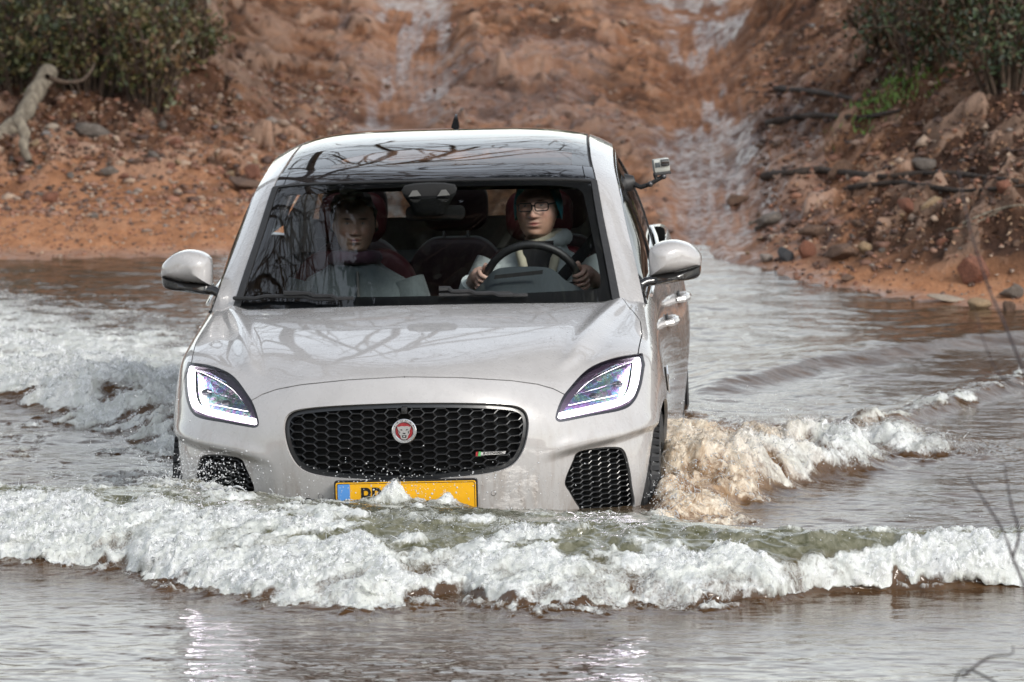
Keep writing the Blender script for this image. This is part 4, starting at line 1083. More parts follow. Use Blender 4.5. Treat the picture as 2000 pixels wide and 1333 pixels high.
bm_tube(bm, [(tc[0] + .26, tc[1] + .02, tc[2] + .06), (tc[0] + .17, tc[1] - .10, tc[2] - .04), (tc[0] + .06, tc[1] - .150, tc[2] - .16), (tc[0] - .06, tc[1] - .155, tc[2] - .30)], .024, 8)
bmesh.ops.scale(bm, vec=(1, .35, 1), space=Matrix.Translation((0, -(tc[1] - .12), 0)), verts=bm.verts[:]); bm_obj("seat_belt", bm, M['black_cloth'], car)
# beanie: cap over the crown, its edge behind the hairline
M['beanie'] = cloth_mat("beanie_teal", (.0, .30, .38))
bm = bmesh.new(); seg = 40; rws = []
for k in range(9):
    f_ = k / 8; zz = .135 - .190 * f_ ** 1.15
    rr = math.sqrt(max(0.0, 1 - (max(zz, -.01) + .01) ** 2 / .147 ** 2)) * (1 - 1.2 * max(0, -.01 - zz)); rws.append([bm.verts.new((dh[0] + .100 * rr * math.sin(2 * math.pi * j / seg), dh[1] + .014 + (.110 * rr + .004) * -math.cos(2 * math.pi * j / seg), dh[2] + zz + (.185 * f_ * max(0, math.cos(2 * math.pi * j / seg)) ** 1.9))) for j in range(seg)])
for a, b in zip(rws[:-1], rws[1:]):
    for k in range(seg): bm.faces.new((a[k], a[(k + 1) % seg], b[(k + 1) % seg], b[k]))
bm.faces.new(rws[0]); bm_obj("beanie", bm, M['beanie'], drv, angle=80)
# glasses
gl_e = empty("glasses", parent=drv)
gy = dh[1] - .120
Rg = Matrix.Translation(Vector(dh)) @ Matrix.Rotation(math.radians(-6), 4, 'Z') @ Matrix.Rotation(math.radians(-2.5), 4, 'Y') @ Matrix.Translation(-Vector(dh))
bm = bmesh.new()
for s in (-1, 1):
    q = rrect(.0265, .0165, .009, 4); bm_tube(bm, [(dh[0] + s * .033 + x, gy + .35 * abs(x + s * .033) ** 2 * 6, dh[2] + .012 + z) for x, z in q + q[:1]], .0027, 6)
    bm_tube(bm, [(dh[0] + s * .059, gy + .012, dh[2] + .02), (dh[0] + s * .076, gy + .04, dh[2] + .02), (dh[0] + s * .082, gy + .11, dh[2] + .018)], .0028, 6)
bm_tube(bm, [(dh[0] - .008, gy, dh[2] + .018), (dh[0] + .008, gy, dh[2] + .018)], .0028, 6)
bmesh.ops.transform(bm, matrix=Rg, verts=bm.verts[:]); bm_obj("spectacle_frame", bm, M['frit'], gl_e)

# passenger ------------------------------------------------
phd = car_at(691, 440, 2.26)
pas = empty("person"); pas.matrix_world = CAR_M
tag(pas, "dark haired passenger in a dark grey jacket behind the reflecting windscreen", "person")
M['skin_b'] = skin_mat("skin_warm", (.62, .40, .29), (.44, .28, .19), (.02, .014, .01))
head_body("body", M['skin_b'], pas, phd, yaw=math.radians(5), roll=math.radians(1.5), broad=1.04)
M['jacket'] = cloth_mat("jacket_slate", (.11, .135, .14))
tc2 = phd + np.array([0, .035, -.150]); bm = bmesh.new(); torso(bm, tc2, .235, .135, .55, .078)
for s in (-1, 1):
    sh_ = tc2 + np.array([s * .19, 0, -.09]); el = tc2 + np.array([s * .29, -.06, -.36]); w_ = tc2 + np.array([s * .12, -.26, -.50])
    bm_tube(bm, [sh_, sh_ * .5 + el * .5, el, el * .5 + w_ * .5, w_], [.088, .082, .072, .064, .052], 14)
bm_obj("jacket", bm, M['jacket'], pas, angle=80)
bm = bmesh.new(); bm_tube(bm, [(tc2[0] + .015, tc2[1] - .115, tc2[2] - .03), (tc2[0] + .018, tc2[1] - .142, tc2[2] - .12), (tc2[0] + .020, tc2[1] - .150, tc2[2] - .30)], .006, 6); bm_obj("jacket_zip", bm, M['lining'], pas)
M['scarf'] = cloth_mat("scarf_plum", (.09, .035, .06))
bm = bmesh.new(); bm_tube(bm, [(tc2[0] + .082 * math.sin(2 * math.pi * k / 24), tc2[1] - .01 + .08 * math.cos(2 * math.pi * k / 24), tc2[2] + .025 - .02 * (1 - math.cos(2 * math.pi * k / 24 + math.pi)) * .5) for k in range(25)], .030, 10)
bm_obj("scarf", bm, M['scarf'], pas)
M['hair'] = simple("hair_dark", (.018, .013, .010), .6, var=.5, scale=200, bump=.6)
bm = bmesh.new(); rws = []
for k in range(12):
    f_ = k / 11; zz = .142 - .175 * f_
    rr = math.sqrt(max(0.0, 1 - ((zz + .012) / .156) ** 2)); row = []
    for j in range(seg):
        a = 2 * math.pi * j / seg; fr_ = max(0, math.cos(a)); jit = .006 * math.sin(9 * a + k) + .004 * math.sin(17 * a - 2 * k)
        row.append(bm.verts.new((phd[0] + (.091 * rr + jit) * math.sin(a), phd[1] + .014 - (.106 * rr + jit) * math.cos(a), phd[2] + zz + .150 * f_ * fr_ ** .6 + jit)))
    rws.append(row)
for a, b in zip(rws[:-1], rws[1:]):
    for k in range(seg): bm.faces.new((a[k], a[(k + 1) % seg], b[(k + 1) % seg], b[k]))
bm.faces.new(rws[0]); bm_obj("hair", bm, M['hair'], pas, angle=80)

# ------------------------------------------------------------------ action camera on its arm
ac_ = empty("action_camera"); ac_.matrix_world = CAR_M
tag(ac_, "small silver action camera on a black arm fixed to the side window", "camera")
M['cam_silver'] = simple("camera_silver", (.42, .43, .40), .35, metal=.4)
cc = car_at(1291, 323, 2.66); Rc = Matrix.Rotation(math.radians(-6), 3, 'Y') @ Matrix.Rotation(math.radians(14), 3, 'Z')
def cb(name, off, size, mat, bev=.003):
    bm = bmesh.new(); bm_box(bm, (0, 0, 0), size, bevel=bev); bmesh.ops.translate(bm, vec=off, verts=bm.verts[:]); bmesh.ops.rotate(bm, cent=(0, 0, 0), matrix=Rc, verts=bm.verts[:]); bmesh.ops.translate(bm, vec=cc, verts=bm.verts[:]); return bm_obj(name, bm, mat, ac_)
cb("camera_case", (0, 0, 0), (.066, .038, .054), M['cam_silver'], .006)
cb("lens_housing", (.013, -.022, .010), (.034, .014, .030), M['gloss_black'], .003)
cb("camera_window", (-.018, -.0205, .004), (.020, .003, .020), M['plastic_grey'], .001)
cb("case_base", (0, 0, -.033), (.070, .034, .012), M['satin_black'], .003)
bm = bmesh.new(); pts = [tuple(car_at(x, y, d)) for x, y, d in ((1238, 360, 2.70), (1252, 366, 2.68), (1270, 360, 2.67), (1283, 352, 2.66), (1296, 345, 2.66))]
bm_tube(bm, pts, [.012, .010, .009, .009, .009], 8)
bm_tube(bm, [pts[3], tuple(car_at(1279, 342, 2.66))], .008, 8); bm_tube(bm, [pts[4], tuple(car_at(1295, 337, 2.66))], .008, 8)
bm_obj("mount_arm", bm, M['satin_black'], ac_)
for x, y in ((1270, 360), (1296, 345)):
    bm = bmesh.new(); c = car_at(x, y, 2.655); bmesh.ops.create_uvsphere(bm, u_segments=12, v_segments=8, radius=.012, matrix=Matrix.Translation(Vector(c)))
    bm_obj("joint", bm, M['rim'], ac_)
bm = bmesh.new(); c = car_at(1232, 356, 2.71); bmesh.ops.create_cone(bm, cap_ends=True, segments=20, radius1=.042, radius2=.022, depth=.035, matrix=Matrix.Translation(Vector(c)) @ Matrix.Rotation(math.radians(75), 4, 'Y')); bm_obj("suction_cup", bm, M['satin_black'], ac_)

# ------------------------------------------------------------------ land
def graded(segs):
    """segs: (start, end, step) pieces joined to one coordinate list"""
    out = [np.arange(a, b, st) for a, b, st in segs]; out.append(np.array([segs[-1][1]])); return np.concatenate(out)
def geom(a, b, n): return np.sign(b - a) * 0 + a + (b - a) * (np.linspace(0, 1, n) ** 3)
SX = [-40, -12, -4, -2.6, -1.2, 0, .9, 1.15, 1.35, 1.75, 2.4, 4, 12, 40]; SY = [7, 8.6, 9.6, 9.75, 9.85, 9.95, 10.1, 9.5, 8.75, 7.9, 7.25, 6.3, 5, 3]
def shore(X): return np.interp(X, SX, SY)
LTRACK, RTRACK = -.60, 1.06            # the two ruts at the far bank
def blocks(X, Y, seed):
    """angular slabs: random height and tilt per Voronoi cell, and distance to the joint"""
    ix, iy = np.floor(X).astype(int), np.floor(Y).astype(int); d1 = np.full(X.shape, 9.); d2 = np.full(X.shape, 9.); hh = np.zeros(X.shape)
    for a in (-1, 0, 1):
        for b in (-1, 0, 1):
            cx, cy = ix + a, iy + b; jx = cx + .5 + .48 * _h(cx, cy, seed); jy = cy + .5 + .48 * _h(cx, cy, seed + 91); d = np.hypot(X - jx, Y - jy)
            hv = _h(cx, cy, seed + 17) + .55 * _h(cx, cy, seed + 33) * (X - jx) + .9 * _h(cx, cy, seed + 57) * (Y - jy)
            near = d < d1; d2 = np.where(near, d1, np.minimum(d2, d)); hh = np.where(near, hv, hh); d1 = np.where(near, d, d1)
    return hh, d2 - d1
def land_parts(X, Y):
    e = Y - shore(X) + .16 * fbm(X * .9, Y * .25, 4.0, 3)
    up = np.where(e > 0, .10 * np.minimum(e, 7) + .012 * np.clip(e - 7, 0, 200), 0)
    h = np.where(e > 0, up, -.45 * (1 - np.exp(e / 2.6)))
    h = np.where(e > 0, h, np.minimum(h, .03 * e))
    # bank towards the camera side
    h = np.where(Y < -14, np.maximum(h, -.45 + .22 * np.maximum(-14 - Y, 0)), h); h = np.minimum(h, np.where(Y < -14, 2.4, 1e9))
    road = smoothstep(1.25, .85, np.abs(X - .25 - .02 * (Y - 10)))
    lt = np.exp(-((X - LTRACK - .05 * np.sin(Y * .9)) / .22) ** 4) * smoothstep(10.2, 11, Y); rt = np.exp(-((X - RTRACK - .04 * np.sin(Y * .8 + 1)) / .24) ** 4) * smoothstep(9.7, 10.4, Y)
    trk = np.maximum(lt, rt)
    # banks at both sides of the trail
    lb = smoothstep(-.9, -2.3, X) * smoothstep(.9, 3.0, e); rb = smoothstep(1.25, 2.5, X + .12 * np.sin(Y * 1.7)) * smoothstep(.25, 1.3, e)
    h = h + .16 * lb + .13 * lb * smoothstep(2.2, 4, e) + rb * (.20 + .10 * np.clip(e - 1, 0, 4)) - .045 * trk
    # ledge across the trail
    led = smoothstep(-.38, -.18, X) * smoothstep(.66, .35, X); yl = 14.6 + .12 * np.sin(X * 5); h = h + .085 * led * smoothstep(yl, yl + .05, Y) * smoothstep(18, 15.5, Y)
    beach = smoothstep(1.9, .3, e) * smoothstep(-1.4, -1.0, -np.abs(X - .3)) if False else None
    sandy = np.where(X < 0, smoothstep(2.4, .9, e + .5 * fbm(X * .8, Y * .4, 9., 3)) * smoothstep(-.7, -1.3, X), smoothstep(1.0, .35, e + .3 * fbm(X * 1.2, Y * .6, 11., 3)) * smoothstep(1.05, 1.35, X))
    rough = np.clip(1 - .85 * sandy, 0, 1) * (e > -.3)
    n1 = ridged(X * 1.5, Y * .9, 2.0, 4); n2 = fbm(X * 4.0, Y * 2.2, 5.0, 4); n3 = ridged(X * 9, Y * 5, 8.0, 3)
    sl = ridged(X * 2.2 + .6 * n2, Y * 3.6, 14., 3)
    side_ = np.clip(lb + rb, 0, 1)
    h = h + rough * (.035 * n1 + .022 * n2 + .012 * n3) * (1 - .88 * trk) + (.035 * np.maximum(sl, 0) * (.35 + .9 * side_)) * rough * (1 - .9 * trk) + .004 * fbm(X * 14, Y * 9, 1.0, 2)
    wx_, wy_ = X + .05 * fbm(X * 3, Y * 3, 91., 2), Y + .08 * fbm(X * 3, Y * 3, 95., 2)
    b1, g1 = blocks(wx_ / .26, wy_ / .34, 3); b2, g2 = blocks(wx_ / .095, wy_ / .15, 5)
    rub = rough * np.clip(.62 + .9 * side_ + .45 * smoothstep(-.1, .4, n2), 0, 1.15) * (1 - .85 * trk) * smoothstep(.0, .5, e)
    h = h + rub * (.052 * np.maximum(b1, -.3) * smoothstep(0, .12, g1) + .026 * b2 * smoothstep(0, .16, g2))
    lug = np.sin((X + .03 * np.sin(Y * 1.3)) * 2 * math.pi / .052 + 1.5 * fbm(X * 3, Y * .7, 3., 2)); h = h + trk * .013 * lug * (.55 + .45 * np.sin(Y * 2 * math.pi / .34 + 4 * fbm(X * 4, Y, 7., 2))) * smoothstep(-.35, .35, fbm(X * 1.5, Y * .6, 21., 3) + .35)
    return h, e, trk, sandy, lb, rb, n1, n2, n3, (b1, b2, g1, g2, rub)
gx = np.concatenate([-3.4 - geom(0, 900, 26)[::-1], graded([(-3.35, 3.35, .0155)]), 3.4 + geom(0, 900, 26)])
gy_ = np.concatenate([graded([(-200, -40, 20), (-40, -8, 1.0), (-8, 6.4, .25), (6.4, 12, .017), (12, 17.5, .024)]), 17.6 + geom(0, 1500, 34)])
GX, GY = np.meshgrid(gx, gy_)
H_, e_, trk_, sand_, lb_, rb_, n1_, n2_, n3_, sl_ = land_parts(GX, GY)
def land_h(x, y):
    i = int(np.clip(np.searchsorted(gy_, y) - 1, 0, len(gy_) - 2)); j = int(np.clip(np.searchsorted(gx, x) - 1, 0, len(gx) - 2))
    fy = (y - gy_[i]) / (gy_[i + 1] - gy_[i]); fx = (x - gx[j]) / (gx[j + 1] - gx[j]); return float((H_[i, j] * (1 - fx) + H_[i, j + 1] * fx) * (1 - fy) + (H_[i + 1, j] * (1 - fx) + H_[i + 1, j + 1] * fx) * fy)
def grid_faces(ny, nx):
    idx = np.arange(ny * nx).reshape(ny, nx); return np.stack([idx[:-1, :-1], idx[:-1, 1:], idx[1:, 1:], idx[1:, :-1]], -1).reshape(-1, 4)
wetm = np.clip(trk_ * 1.7 * smoothstep(-.35, .25, fbm(GX * 13, GY * 1.3, 131., 3)) * smoothstep(-.5, .3, fbm(GX * 2.2, GY * .8, 31., 3) + .15) + .6 * smoothstep(.10, .40, fbm(GX * .9, GY * .55, 41., 4)) * (np.abs(GX - .3) < 1.3) + smoothstep(.35, .0, e_) * (e_ > -.5), 0, 1)
b1_, b2_, g1_, g2_, rub_ = sl_
cell_ = np.clip(.5 + .5 * b1_ * .6 + .5 * b2_ * .5, 0, 1) * np.clip(rub_ * 1.3, 0, 1) + .5 * (1 - np.clip(rub_ * 1.3, 0, 1))
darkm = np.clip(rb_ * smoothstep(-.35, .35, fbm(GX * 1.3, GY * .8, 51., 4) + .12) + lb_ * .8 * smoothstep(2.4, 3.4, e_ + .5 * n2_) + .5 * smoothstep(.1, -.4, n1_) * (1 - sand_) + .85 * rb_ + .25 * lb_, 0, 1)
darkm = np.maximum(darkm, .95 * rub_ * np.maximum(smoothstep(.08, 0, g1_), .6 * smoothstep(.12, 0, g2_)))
def land_mat():
    t = NT("red_earth"); g = t.geo()
    mp = t.n("Mapping", i_Scale=(1, .55, 1), i_Vector=g).outputs[0]
    nA = t.noise(3.2, 7, .62, mp, .4); nB = t.noise(17, 6, .65, mp); nC = t.noise(75, 4, .6, g)
    mud = t.ramp(nA, [(.30, (.095, .040, .022)), (.45, (.23, .105, .056)), (.58, (.35, .175, .098)), (.75, (.36, .22, .145))])
    mud = t.mix(t.mapr(nB, .42, .60), mud, (.20, .095, .055)) if False else t.mix(t.math('MULTIPLY', t.mapr(nB, .54, .68), .65), mud, (.10, .05, .033))
    mud = t.mix(t.math('MULTIPLY', t.mapr(nB, .46, .34), .6), mud, (.42, .29, .22))
    sand = t.ramp(t.noise(9, 6, .7, mp), [(.3, (.30, .135, .066)), (.5, (.43, .205, .105)), (.7, (.50, .27, .155))])
    sand = t.mix(t.mapr(nC, .58, .68), sand, (.19, .08, .05))
    c = t.mix(t.attr("sand"), mud, sand)
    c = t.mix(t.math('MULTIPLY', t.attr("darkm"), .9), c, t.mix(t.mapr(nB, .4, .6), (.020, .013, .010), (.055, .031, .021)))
    c = t.mix(t.mapr(t.attr('cell'), .5, .05, 0, .8), c, (.055, .030, .022)); c = t.mix(t.mapr(t.attr('cell'), .55, 1., 0, .7), c, (.40, .27, .20))
    wet = t.attr("wet"); c = t.mix(t.math('MULTIPLY', wet, .5), c, (.11, .065, .048))
    t.set(Base_Color=c, Roughness=t.mapr(t.math('MULTIPLY', wet, t.mapr(t.noise(22, 4, .6, g), .3, .62)), .05, .75, .9, .30), Specular_IOR_Level=t.mapr(wet, .1, .7, .12, .5))
    bmp = t.n('Bump', i_Distance=.03, i_Height=t.math('ADD', nB, t.math('MULTIPLY', nC, .5))); t.l(t.mapr(wet, .1, .8, .8, .10), bmp.inputs['Strength']); t.l(bmp.outputs[0], t.b.inputs["Normal"]); return t.m
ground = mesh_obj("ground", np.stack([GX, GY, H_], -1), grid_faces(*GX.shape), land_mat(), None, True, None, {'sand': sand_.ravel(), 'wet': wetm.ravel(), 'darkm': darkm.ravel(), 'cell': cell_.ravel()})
tag(ground, kind="structure")

# ------------------------------------------------------------------ water
wx = np.concatenate([-2.75 - geom(0, 45, 22)[::-1], graded([(-2.70, 2.70, .0075)]), 2.75 + geom(0, 45, 22)])
wy = np.concatenate([-6.05 - geom(0, 20, 30)[::-1], graded([(-6.0, -4.1, .025), (-4.1, .5, .0085), (.5, 5.5, .014), (5.5, 10.6, .024)]), [10.8, 11.2, 12]])
WX, WY = np.meshgrid(wx, wy)
wpx = lambda x, y, z=0.: world_at(x, y, Z=z)
base_pts = np.array([wpx(x, y)[:2] for x, y in ((-500, 1075), (0, 1098), (130, 1108), (240, 1112), (300, 1138), (380, 1150), (520, 1178), (700, 1196), (800, 1182), (900, 1176), (1000, 1198), (1120, 1202), (1250, 1190), (1400, 1192), (1500, 1180), (1600, 1158), (1700, 1150), (1800, 1152), (1900, 1150), (2000, 1146), (2500, 1110))])
crest_pts = np.array([wpx(x, y, z)[:2] for x, y, z in ((-500, 965, .10), (0, 972, .13), (200, 976, .15), (400, 985, .17), (600, 1000, .18), (800, 1010, .18), (1000, 1018, .18), (1200, 1025, .18), (1400, 1040, .17), (1600, 1058, .15), (1800, 1062, .13), (2000, 1060, .12), (2500, 1040, .09))])
Yb = np.interp(WX, base_pts[:, 0], base_pts[:, 1]) + .05 * fbm(WX * 3.2, 0 * WX, 1.5, 3); Yc = np.interp(WX, crest_pts[:, 0], crest_pts[:, 1]) + .04 * fbm(WX * 2, 0 * WX, 7.7, 2)
Hc = np.interp(WX, [-9, -2.6, -1.5, -.4, .8, 1.6, 2.6, 9], [.04, .145, .17, .185, .185, .165, .13, .03])
q = (Yc - WY) / (Yc - Yb)                     # 0 at the crest, 1 at the foot of the wave
front = np.where((q > 0) & (q < 1), (1 - np.clip(q, 0, 1) ** 2.2) ** .75, 0)
carx = smoothstep(1.25, .85, np.abs(WX + .42))
back_len = .55 + .6 * carx
back = np.where(q <= 0, np.exp(-((WY - Yc) / back_len) ** 2) * (1 - .30 * carx * 0), 0)
bow = Hc * np.where(q > 0, front, back)
foot = .022 * np.exp(-((q - 1.0) / .16) ** 2)
n_big = fbm(WX * 3.0, WY * 3.0, 1.0, 3); n_mid = fbm(WX * 9, WY * 9, 2.0, 3); n_lump = ridged(WX * 13, WY * 13, 3., 3); n_fine = fbm(WX * 42, WY * 42, 4., 3)
n_edge = fbm(WX * 16, WY * 4, 101., 2)
q0 = np.interp(WX, [-3, -1.9, -1.2, -.7, .4, .75, 1.1, 1.5, 1.9, 2.6], [.12, .12, .12, .26, .40, .46, .46, .32, .08, .02])
inw = smoothstep(1.07, .98, q + .10 * n_mid + .06 * n_edge) * smoothstep(-.10, .13, q - q0 + .20 * n_big + .17 * n_mid)      # tumbling white water
foam = inw * np.clip(.92 + .30 * n_big + .28 * n_mid, 0, 1)
veil = smoothstep(.45, .0, q) * smoothstep(-1.6, -.2, q)
foam = np.maximum(foam, veil * np.clip(.30 + .6 * n_mid + .40 * n_big + .10 * smoothstep(.2, -1.0, WX), 0, .8))
foam = np.maximum(foam, np.exp(-((q - 1.08) / .09) ** 2) * np.clip(-.05 + .9 * n_mid + .5 * n_edge, 0, .7))
# wake at the left: white band thrown off the wheel, streaky trough in front of it
def ell(cx, cy, rx, ry, k=1.0): return np.exp(-(((WX - cx) / rx) ** 2 + ((WY - cy) / ry) ** 2) ** k)
lw = [wpx(x, y)[:2] for x, y in ((-400, 690), (0, 760), (150, 790), (260, 815), (340, 850), (420, 830))]
lwl = np.array(lw); yl_ = np.interp(WX, lwl[:, 0], lwl[:, 1]); dl = WY - yl_
leftside = smoothstep(-1.15, -1.35, WX)
lband = leftside * np.where(dl > 0, np.exp(-(dl / 1.5) ** 2), np.exp(-(dl / .40) ** 2))
h_l = .10 * lband * smoothstep(-6, -2.6, WX)
foam = np.maximum(foam, leftside * smoothstep(-.75, -.30, dl + .35 * n_mid + .3 * n_big) * smoothstep(4.2, 1.7, dl + .9 * n_big) * np.clip(1.05 + .45 * n_big + .45 * n_mid, 0, 1))
foam = np.maximum(foam, leftside * smoothstep(5.5, 2.0, dl) * (dl > .6) * smoothstep(-.30, .3, n_mid + .4 * n_big) * .78)
foam = np.maximum(foam, leftside * (dl < 0) * (q < -.1) * smoothstep(.0, .5, fbm(WX * 5, WY * 2.2, 15., 4)) * .72)
# splash at the near front wheel (right in the picture)
sp = wpx(1345, 930)[:2]
spl = [wpx(x, y)[:2] for x, y in ((1325, 985), (1400, 975), (1480, 950), (1560, 925), (1660, 905), (1740, 885))]
spl = np.array(spl); ysf = np.interp(WX, spl[:, 0], spl[:, 1]); ds = WY - ysf
rs = smoothstep(.50, .60, WX) * smoothstep(2.25, 1.35, WX)
rwid = np.interp(WX, [.5, .8, 1.1, 1.5, 2.0], [3.2, 2.7, 1.7, 1.0, .6])
mound = rs * np.where(ds > 0, smoothstep(1.15, .0, ds / rwid), np.exp(-(ds / .34) ** 2))
h_s = np.interp(WX, [.5, .75, 1.0, 1.4, 2.0], [.17, .19, .155, .095, .03]) * mound * (.8 + .5 * n_big)
fsf = np.interp(WX, [.5, .85, 1.2, 1.6], [-1.0, -.65, -.25, -.12])
fs_ = rs * smoothstep(-.25, .12, ds - fsf + .22 * n_mid + .28 * n_big) * smoothstep(1.2, .35, ds / rwid + .35 * n_big)
foam = np.maximum(foam, fs_ * np.clip(.80 + .55 * n_big + .6 * n_mid, 0, 1) * (.72 + .28 * smoothstep(-.3, .0, ds))); tan = fs_ * np.clip(smoothstep(1.35, .75, WX + .25 * n_big) + .6 * smoothstep(.2, .6, ds / rwid), 0, 1) * .9
# little breaker at the far right and long low ridges behind it
wr1 = np.array([wpx(x, y)[:2] for x, y in ((1640, 868), (1720, 848), (1800, 815), (1900, 782), (2000, 752), (2300, 690))]); y1 = np.interp(WX, wr1[:, 0], wr1[:, 1]); d1 = WY - y1
r1 = smoothstep(1.15, 1.5, WX); h_1 = .042 * r1 * np.where(d1 > 0, np.exp(-(d1 / .55) ** 2), np.exp(-(d1 / .14) ** 2))
foam = np.maximum(foam, r1 * smoothstep(-.16, -.02, d1 + .10 * n_mid) * smoothstep(.50, .05, d1 + .25 * n_big) * np.clip(.50 + .9 * n_mid + .5 * n_big, 0, 1))
wr2 = np.array([wpx(x, y)[:2] for x, y in ((1380, 760), (1480, 745), (1600, 712), (1750, 695), (1900, 672), (2300, 640))]); d2 = WY - np.interp(WX, wr2[:, 0], wr2[:, 1])
h_2 = .045 * smoothstep(.7, .95, WX) * np.where(d2 > 0, np.exp(-(d2 / .8) ** 2), np.exp(-(d2 / .20) ** 2))
# splash up the far corner of the bumper, edge of broken water along the body
cf = ell(*wpx(395, 955, .10)[:2], .30, .35); foam = np.maximum(foam, cf * np.clip(.6 + .6 * n_mid, 0, 1)); h_c = .035 * ell(*wpx(380, 960, .08)[:2], .22, .22)
cr_ = ell(*wpx(1310, 1005, .05)[:2], .16, .35); foam = np.maximum(foam, cr_ * np.clip(.55 + .6 * n_mid, 0, 1))
foam = np.maximum(foam, np.minimum(1, 1.5 * ell(*wpx(805, 985, .1)[:2], .17, .15)) * np.clip(.85 + .6 * n_mid, 0, 1)); h_c = h_c + .070 * ell(*wpx(805, 985, .1)[:2], .15, .12) * (.8 + .6 * n_mid)
# ripples
rip_a = np.interp(WY, [-24, -4, -2, 0, 3, 9, 10.5], [.0030, .0030, .0040, .0065, .0068, .0055, .003])
wn = fbm(WX * 1.7, WY * 2.6, 11., 3); wn2 = fbm(WX * 5.5 + .8 * wn, WY * 8.5, 12., 3); wn3 = fbm(WX * 17, WY * 23, 13., 2)
side_f = smoothstep(-3.6, -1.5, WY)
rip = rip_a * smoothstep(-7.5, -5.5, WY) * smoothstep(4.5, 2.9, np.abs(WX)) * (1.0 * wn + .62 * wn2 + .20 * wn3)
foam = np.clip(foam, 0, 1)
wrp = fbm(WX * 6, WY * 6, 81., 2)
n_curl = ridged(WX * 17 + 1.3 * wrp, WY * 15 - 1.1 * wrp, 3., 3); n_xf = fbm(WX * 85, WY * 85, 5., 2)
lump = foam * (.012 * n_curl + .015 * n_mid + .012 * n_fine + .008 * n_xf) * np.interp(WY, [-3, 1, 6], [1.0, .85, .6])
chop = np.clip(np.interp(WY, [-3.4, -2.3, -1.2], [.12, .4, 1]) + .5 * smoothstep(.2, 1.6, WX) * smoothstep(-3.9, -2.2, WY), 0, 1)
turb = (.9 * np.clip(mound, 0, 1) * rs + .7 * lband) * (.045 * fbm(WX * 5, WY * 5, 111., 3) + .026 * n_mid + .014 * n_curl)
ZW = turb + bow + foot + h_l + h_s + h_1 + h_2 + h_c + rip * (1 - .5 * foam) + lump + .020 * n_mid * np.clip(front, 0, 1) * (1 - foam)
# leaning, curling displacement of the tumbling water
XD = WX + foam * .022 * fbm(WX * 11, WY * 11, 61., 3); YD = WY - foam * (.020 + .032 * fbm(WX * 10, WY * 10, 71., 3))
depthm = smoothstep(.6, 0, shore(WX) - WY)
green = np.clip(np.maximum(smoothstep(.95, .45, q) * smoothstep(-2.2, -.3, q), 0) * (WY < 1.2) * (1 - fs_), 0, 1)
def water_mat():
    t = NT("muddy_water"); g = t.geo()
    fo = t.attr("foam"); ch = t.attr("chop")
    mp = t.n("Mapping", i_Scale=(1, .55, .55), i_Rotation=(0, 0, .35), i_Vector=g).outputs[0]
    n1 = t.noise(24, 7, .70, mp, 1.2); n2 = t.noise(95, 5, .7, mp, .6); n3 = t.noise(8, 4, .6, g)
    rd = t.n("TexNoise", noise_type='RIDGED_MULTIFRACTAL', i_Scale=30., i_Detail=5., i_Roughness=.6, i_Distortion=.9, i_Vector=mp).outputs["Fac"]
    m = t.math('ADD', fo, t.math('ADD', t.math('MULTIPLY', t.math('SUBTRACT', n1, .5), 1.1), t.math('MULTIPLY', t.math('SUBTRACT', n2, .5), .7)))
    m = t.mapr(m, .34, .80)
    brown = t.mix(t.mapr(n3, .35, .65), (.052, .028, .013), (.085, .047, .023))
    gr = t.mix(t.mapr(n1, .35, .65), (.075, .075, .042), (.21, .205, .15))
    body = t.mix(t.attr("green"), brown, gr)
    body = t.mix(t.attr("tan"), body, t.mix(t.mapr(n1, .38, .62), (.14, .075, .036), (.38, .26, .155)))
    white = t.mix(t.mapr(rd, .15, .95), (.62, .63, .62), (.90, .91, .92))
    white = t.mix(t.mapr(n2, .62, .36, 0, .45), white, (.50, .51, .48))
    white = t.mix(t.mapr(t.noise(10, 4, .6, mp, 1.0), .60, .40, 0, .75), white, (.46, .475, .44))
    white = t.mix(t.attr("tan"), white, t.mix(t.mapr(n1, .4, .65), (.42, .30, .19), (.72, .63, .50)))
    t.set(Base_Color=t.mix(m, body, white), Roughness=t.mapr(m, 0, 1, .035, .6), IOR=1.42, Specular_IOR_Level=.5, Subsurface_Weight=t.math('MULTIPLY', m, .75), Subsurface_Scale=.03)
    t.b.inputs['Subsurface Radius'].default_value = (1., 1., .95); t.b.subsurface_method = 'BURLEY'
    mpw = t.n("Mapping", i_Scale=(.8, 1.6, 1), i_Vector=g).outputs[0]
    hb = t.math('ADD', t.math('MULTIPLY', t.math('MULTIPLY', t.noise(30, 3, .55, mpw), .32), ch), t.math('MULTIPLY', t.math('MULTIPLY', t.math('ADD', n2, t.math('MULTIPLY', rd, .8)), m), .8))
    t.l(t.bump(hb, .55, .012), t.b.inputs["Normal"]); return t.m
M['water'] = water_mat()
# the car keeps its own hull free: press the surface down where the body stands
wl_ = np.stack([XD, YD, ZW], -1); cl = (wl_ - CAR_O - PIV) @ RCAR + PIV
ins = smoothstep(.86, .80, np.abs(cl[..., 0])) * smoothstep(.10, .30, cl[..., 1] - .40 * cl[..., 0] ** 2) * smoothstep(4.5, 4.3, cl[..., 1])
wl_[..., 2] -= .25 * ins
water = mesh_obj("water", wl_, grid_faces(*WX.shape), M['water'], None, True, None, {'foam': foam.ravel(), 'green': green.ravel(), 'tan': tan.ravel(), 'chop': chop.ravel()})
tag(water, kind="structure")

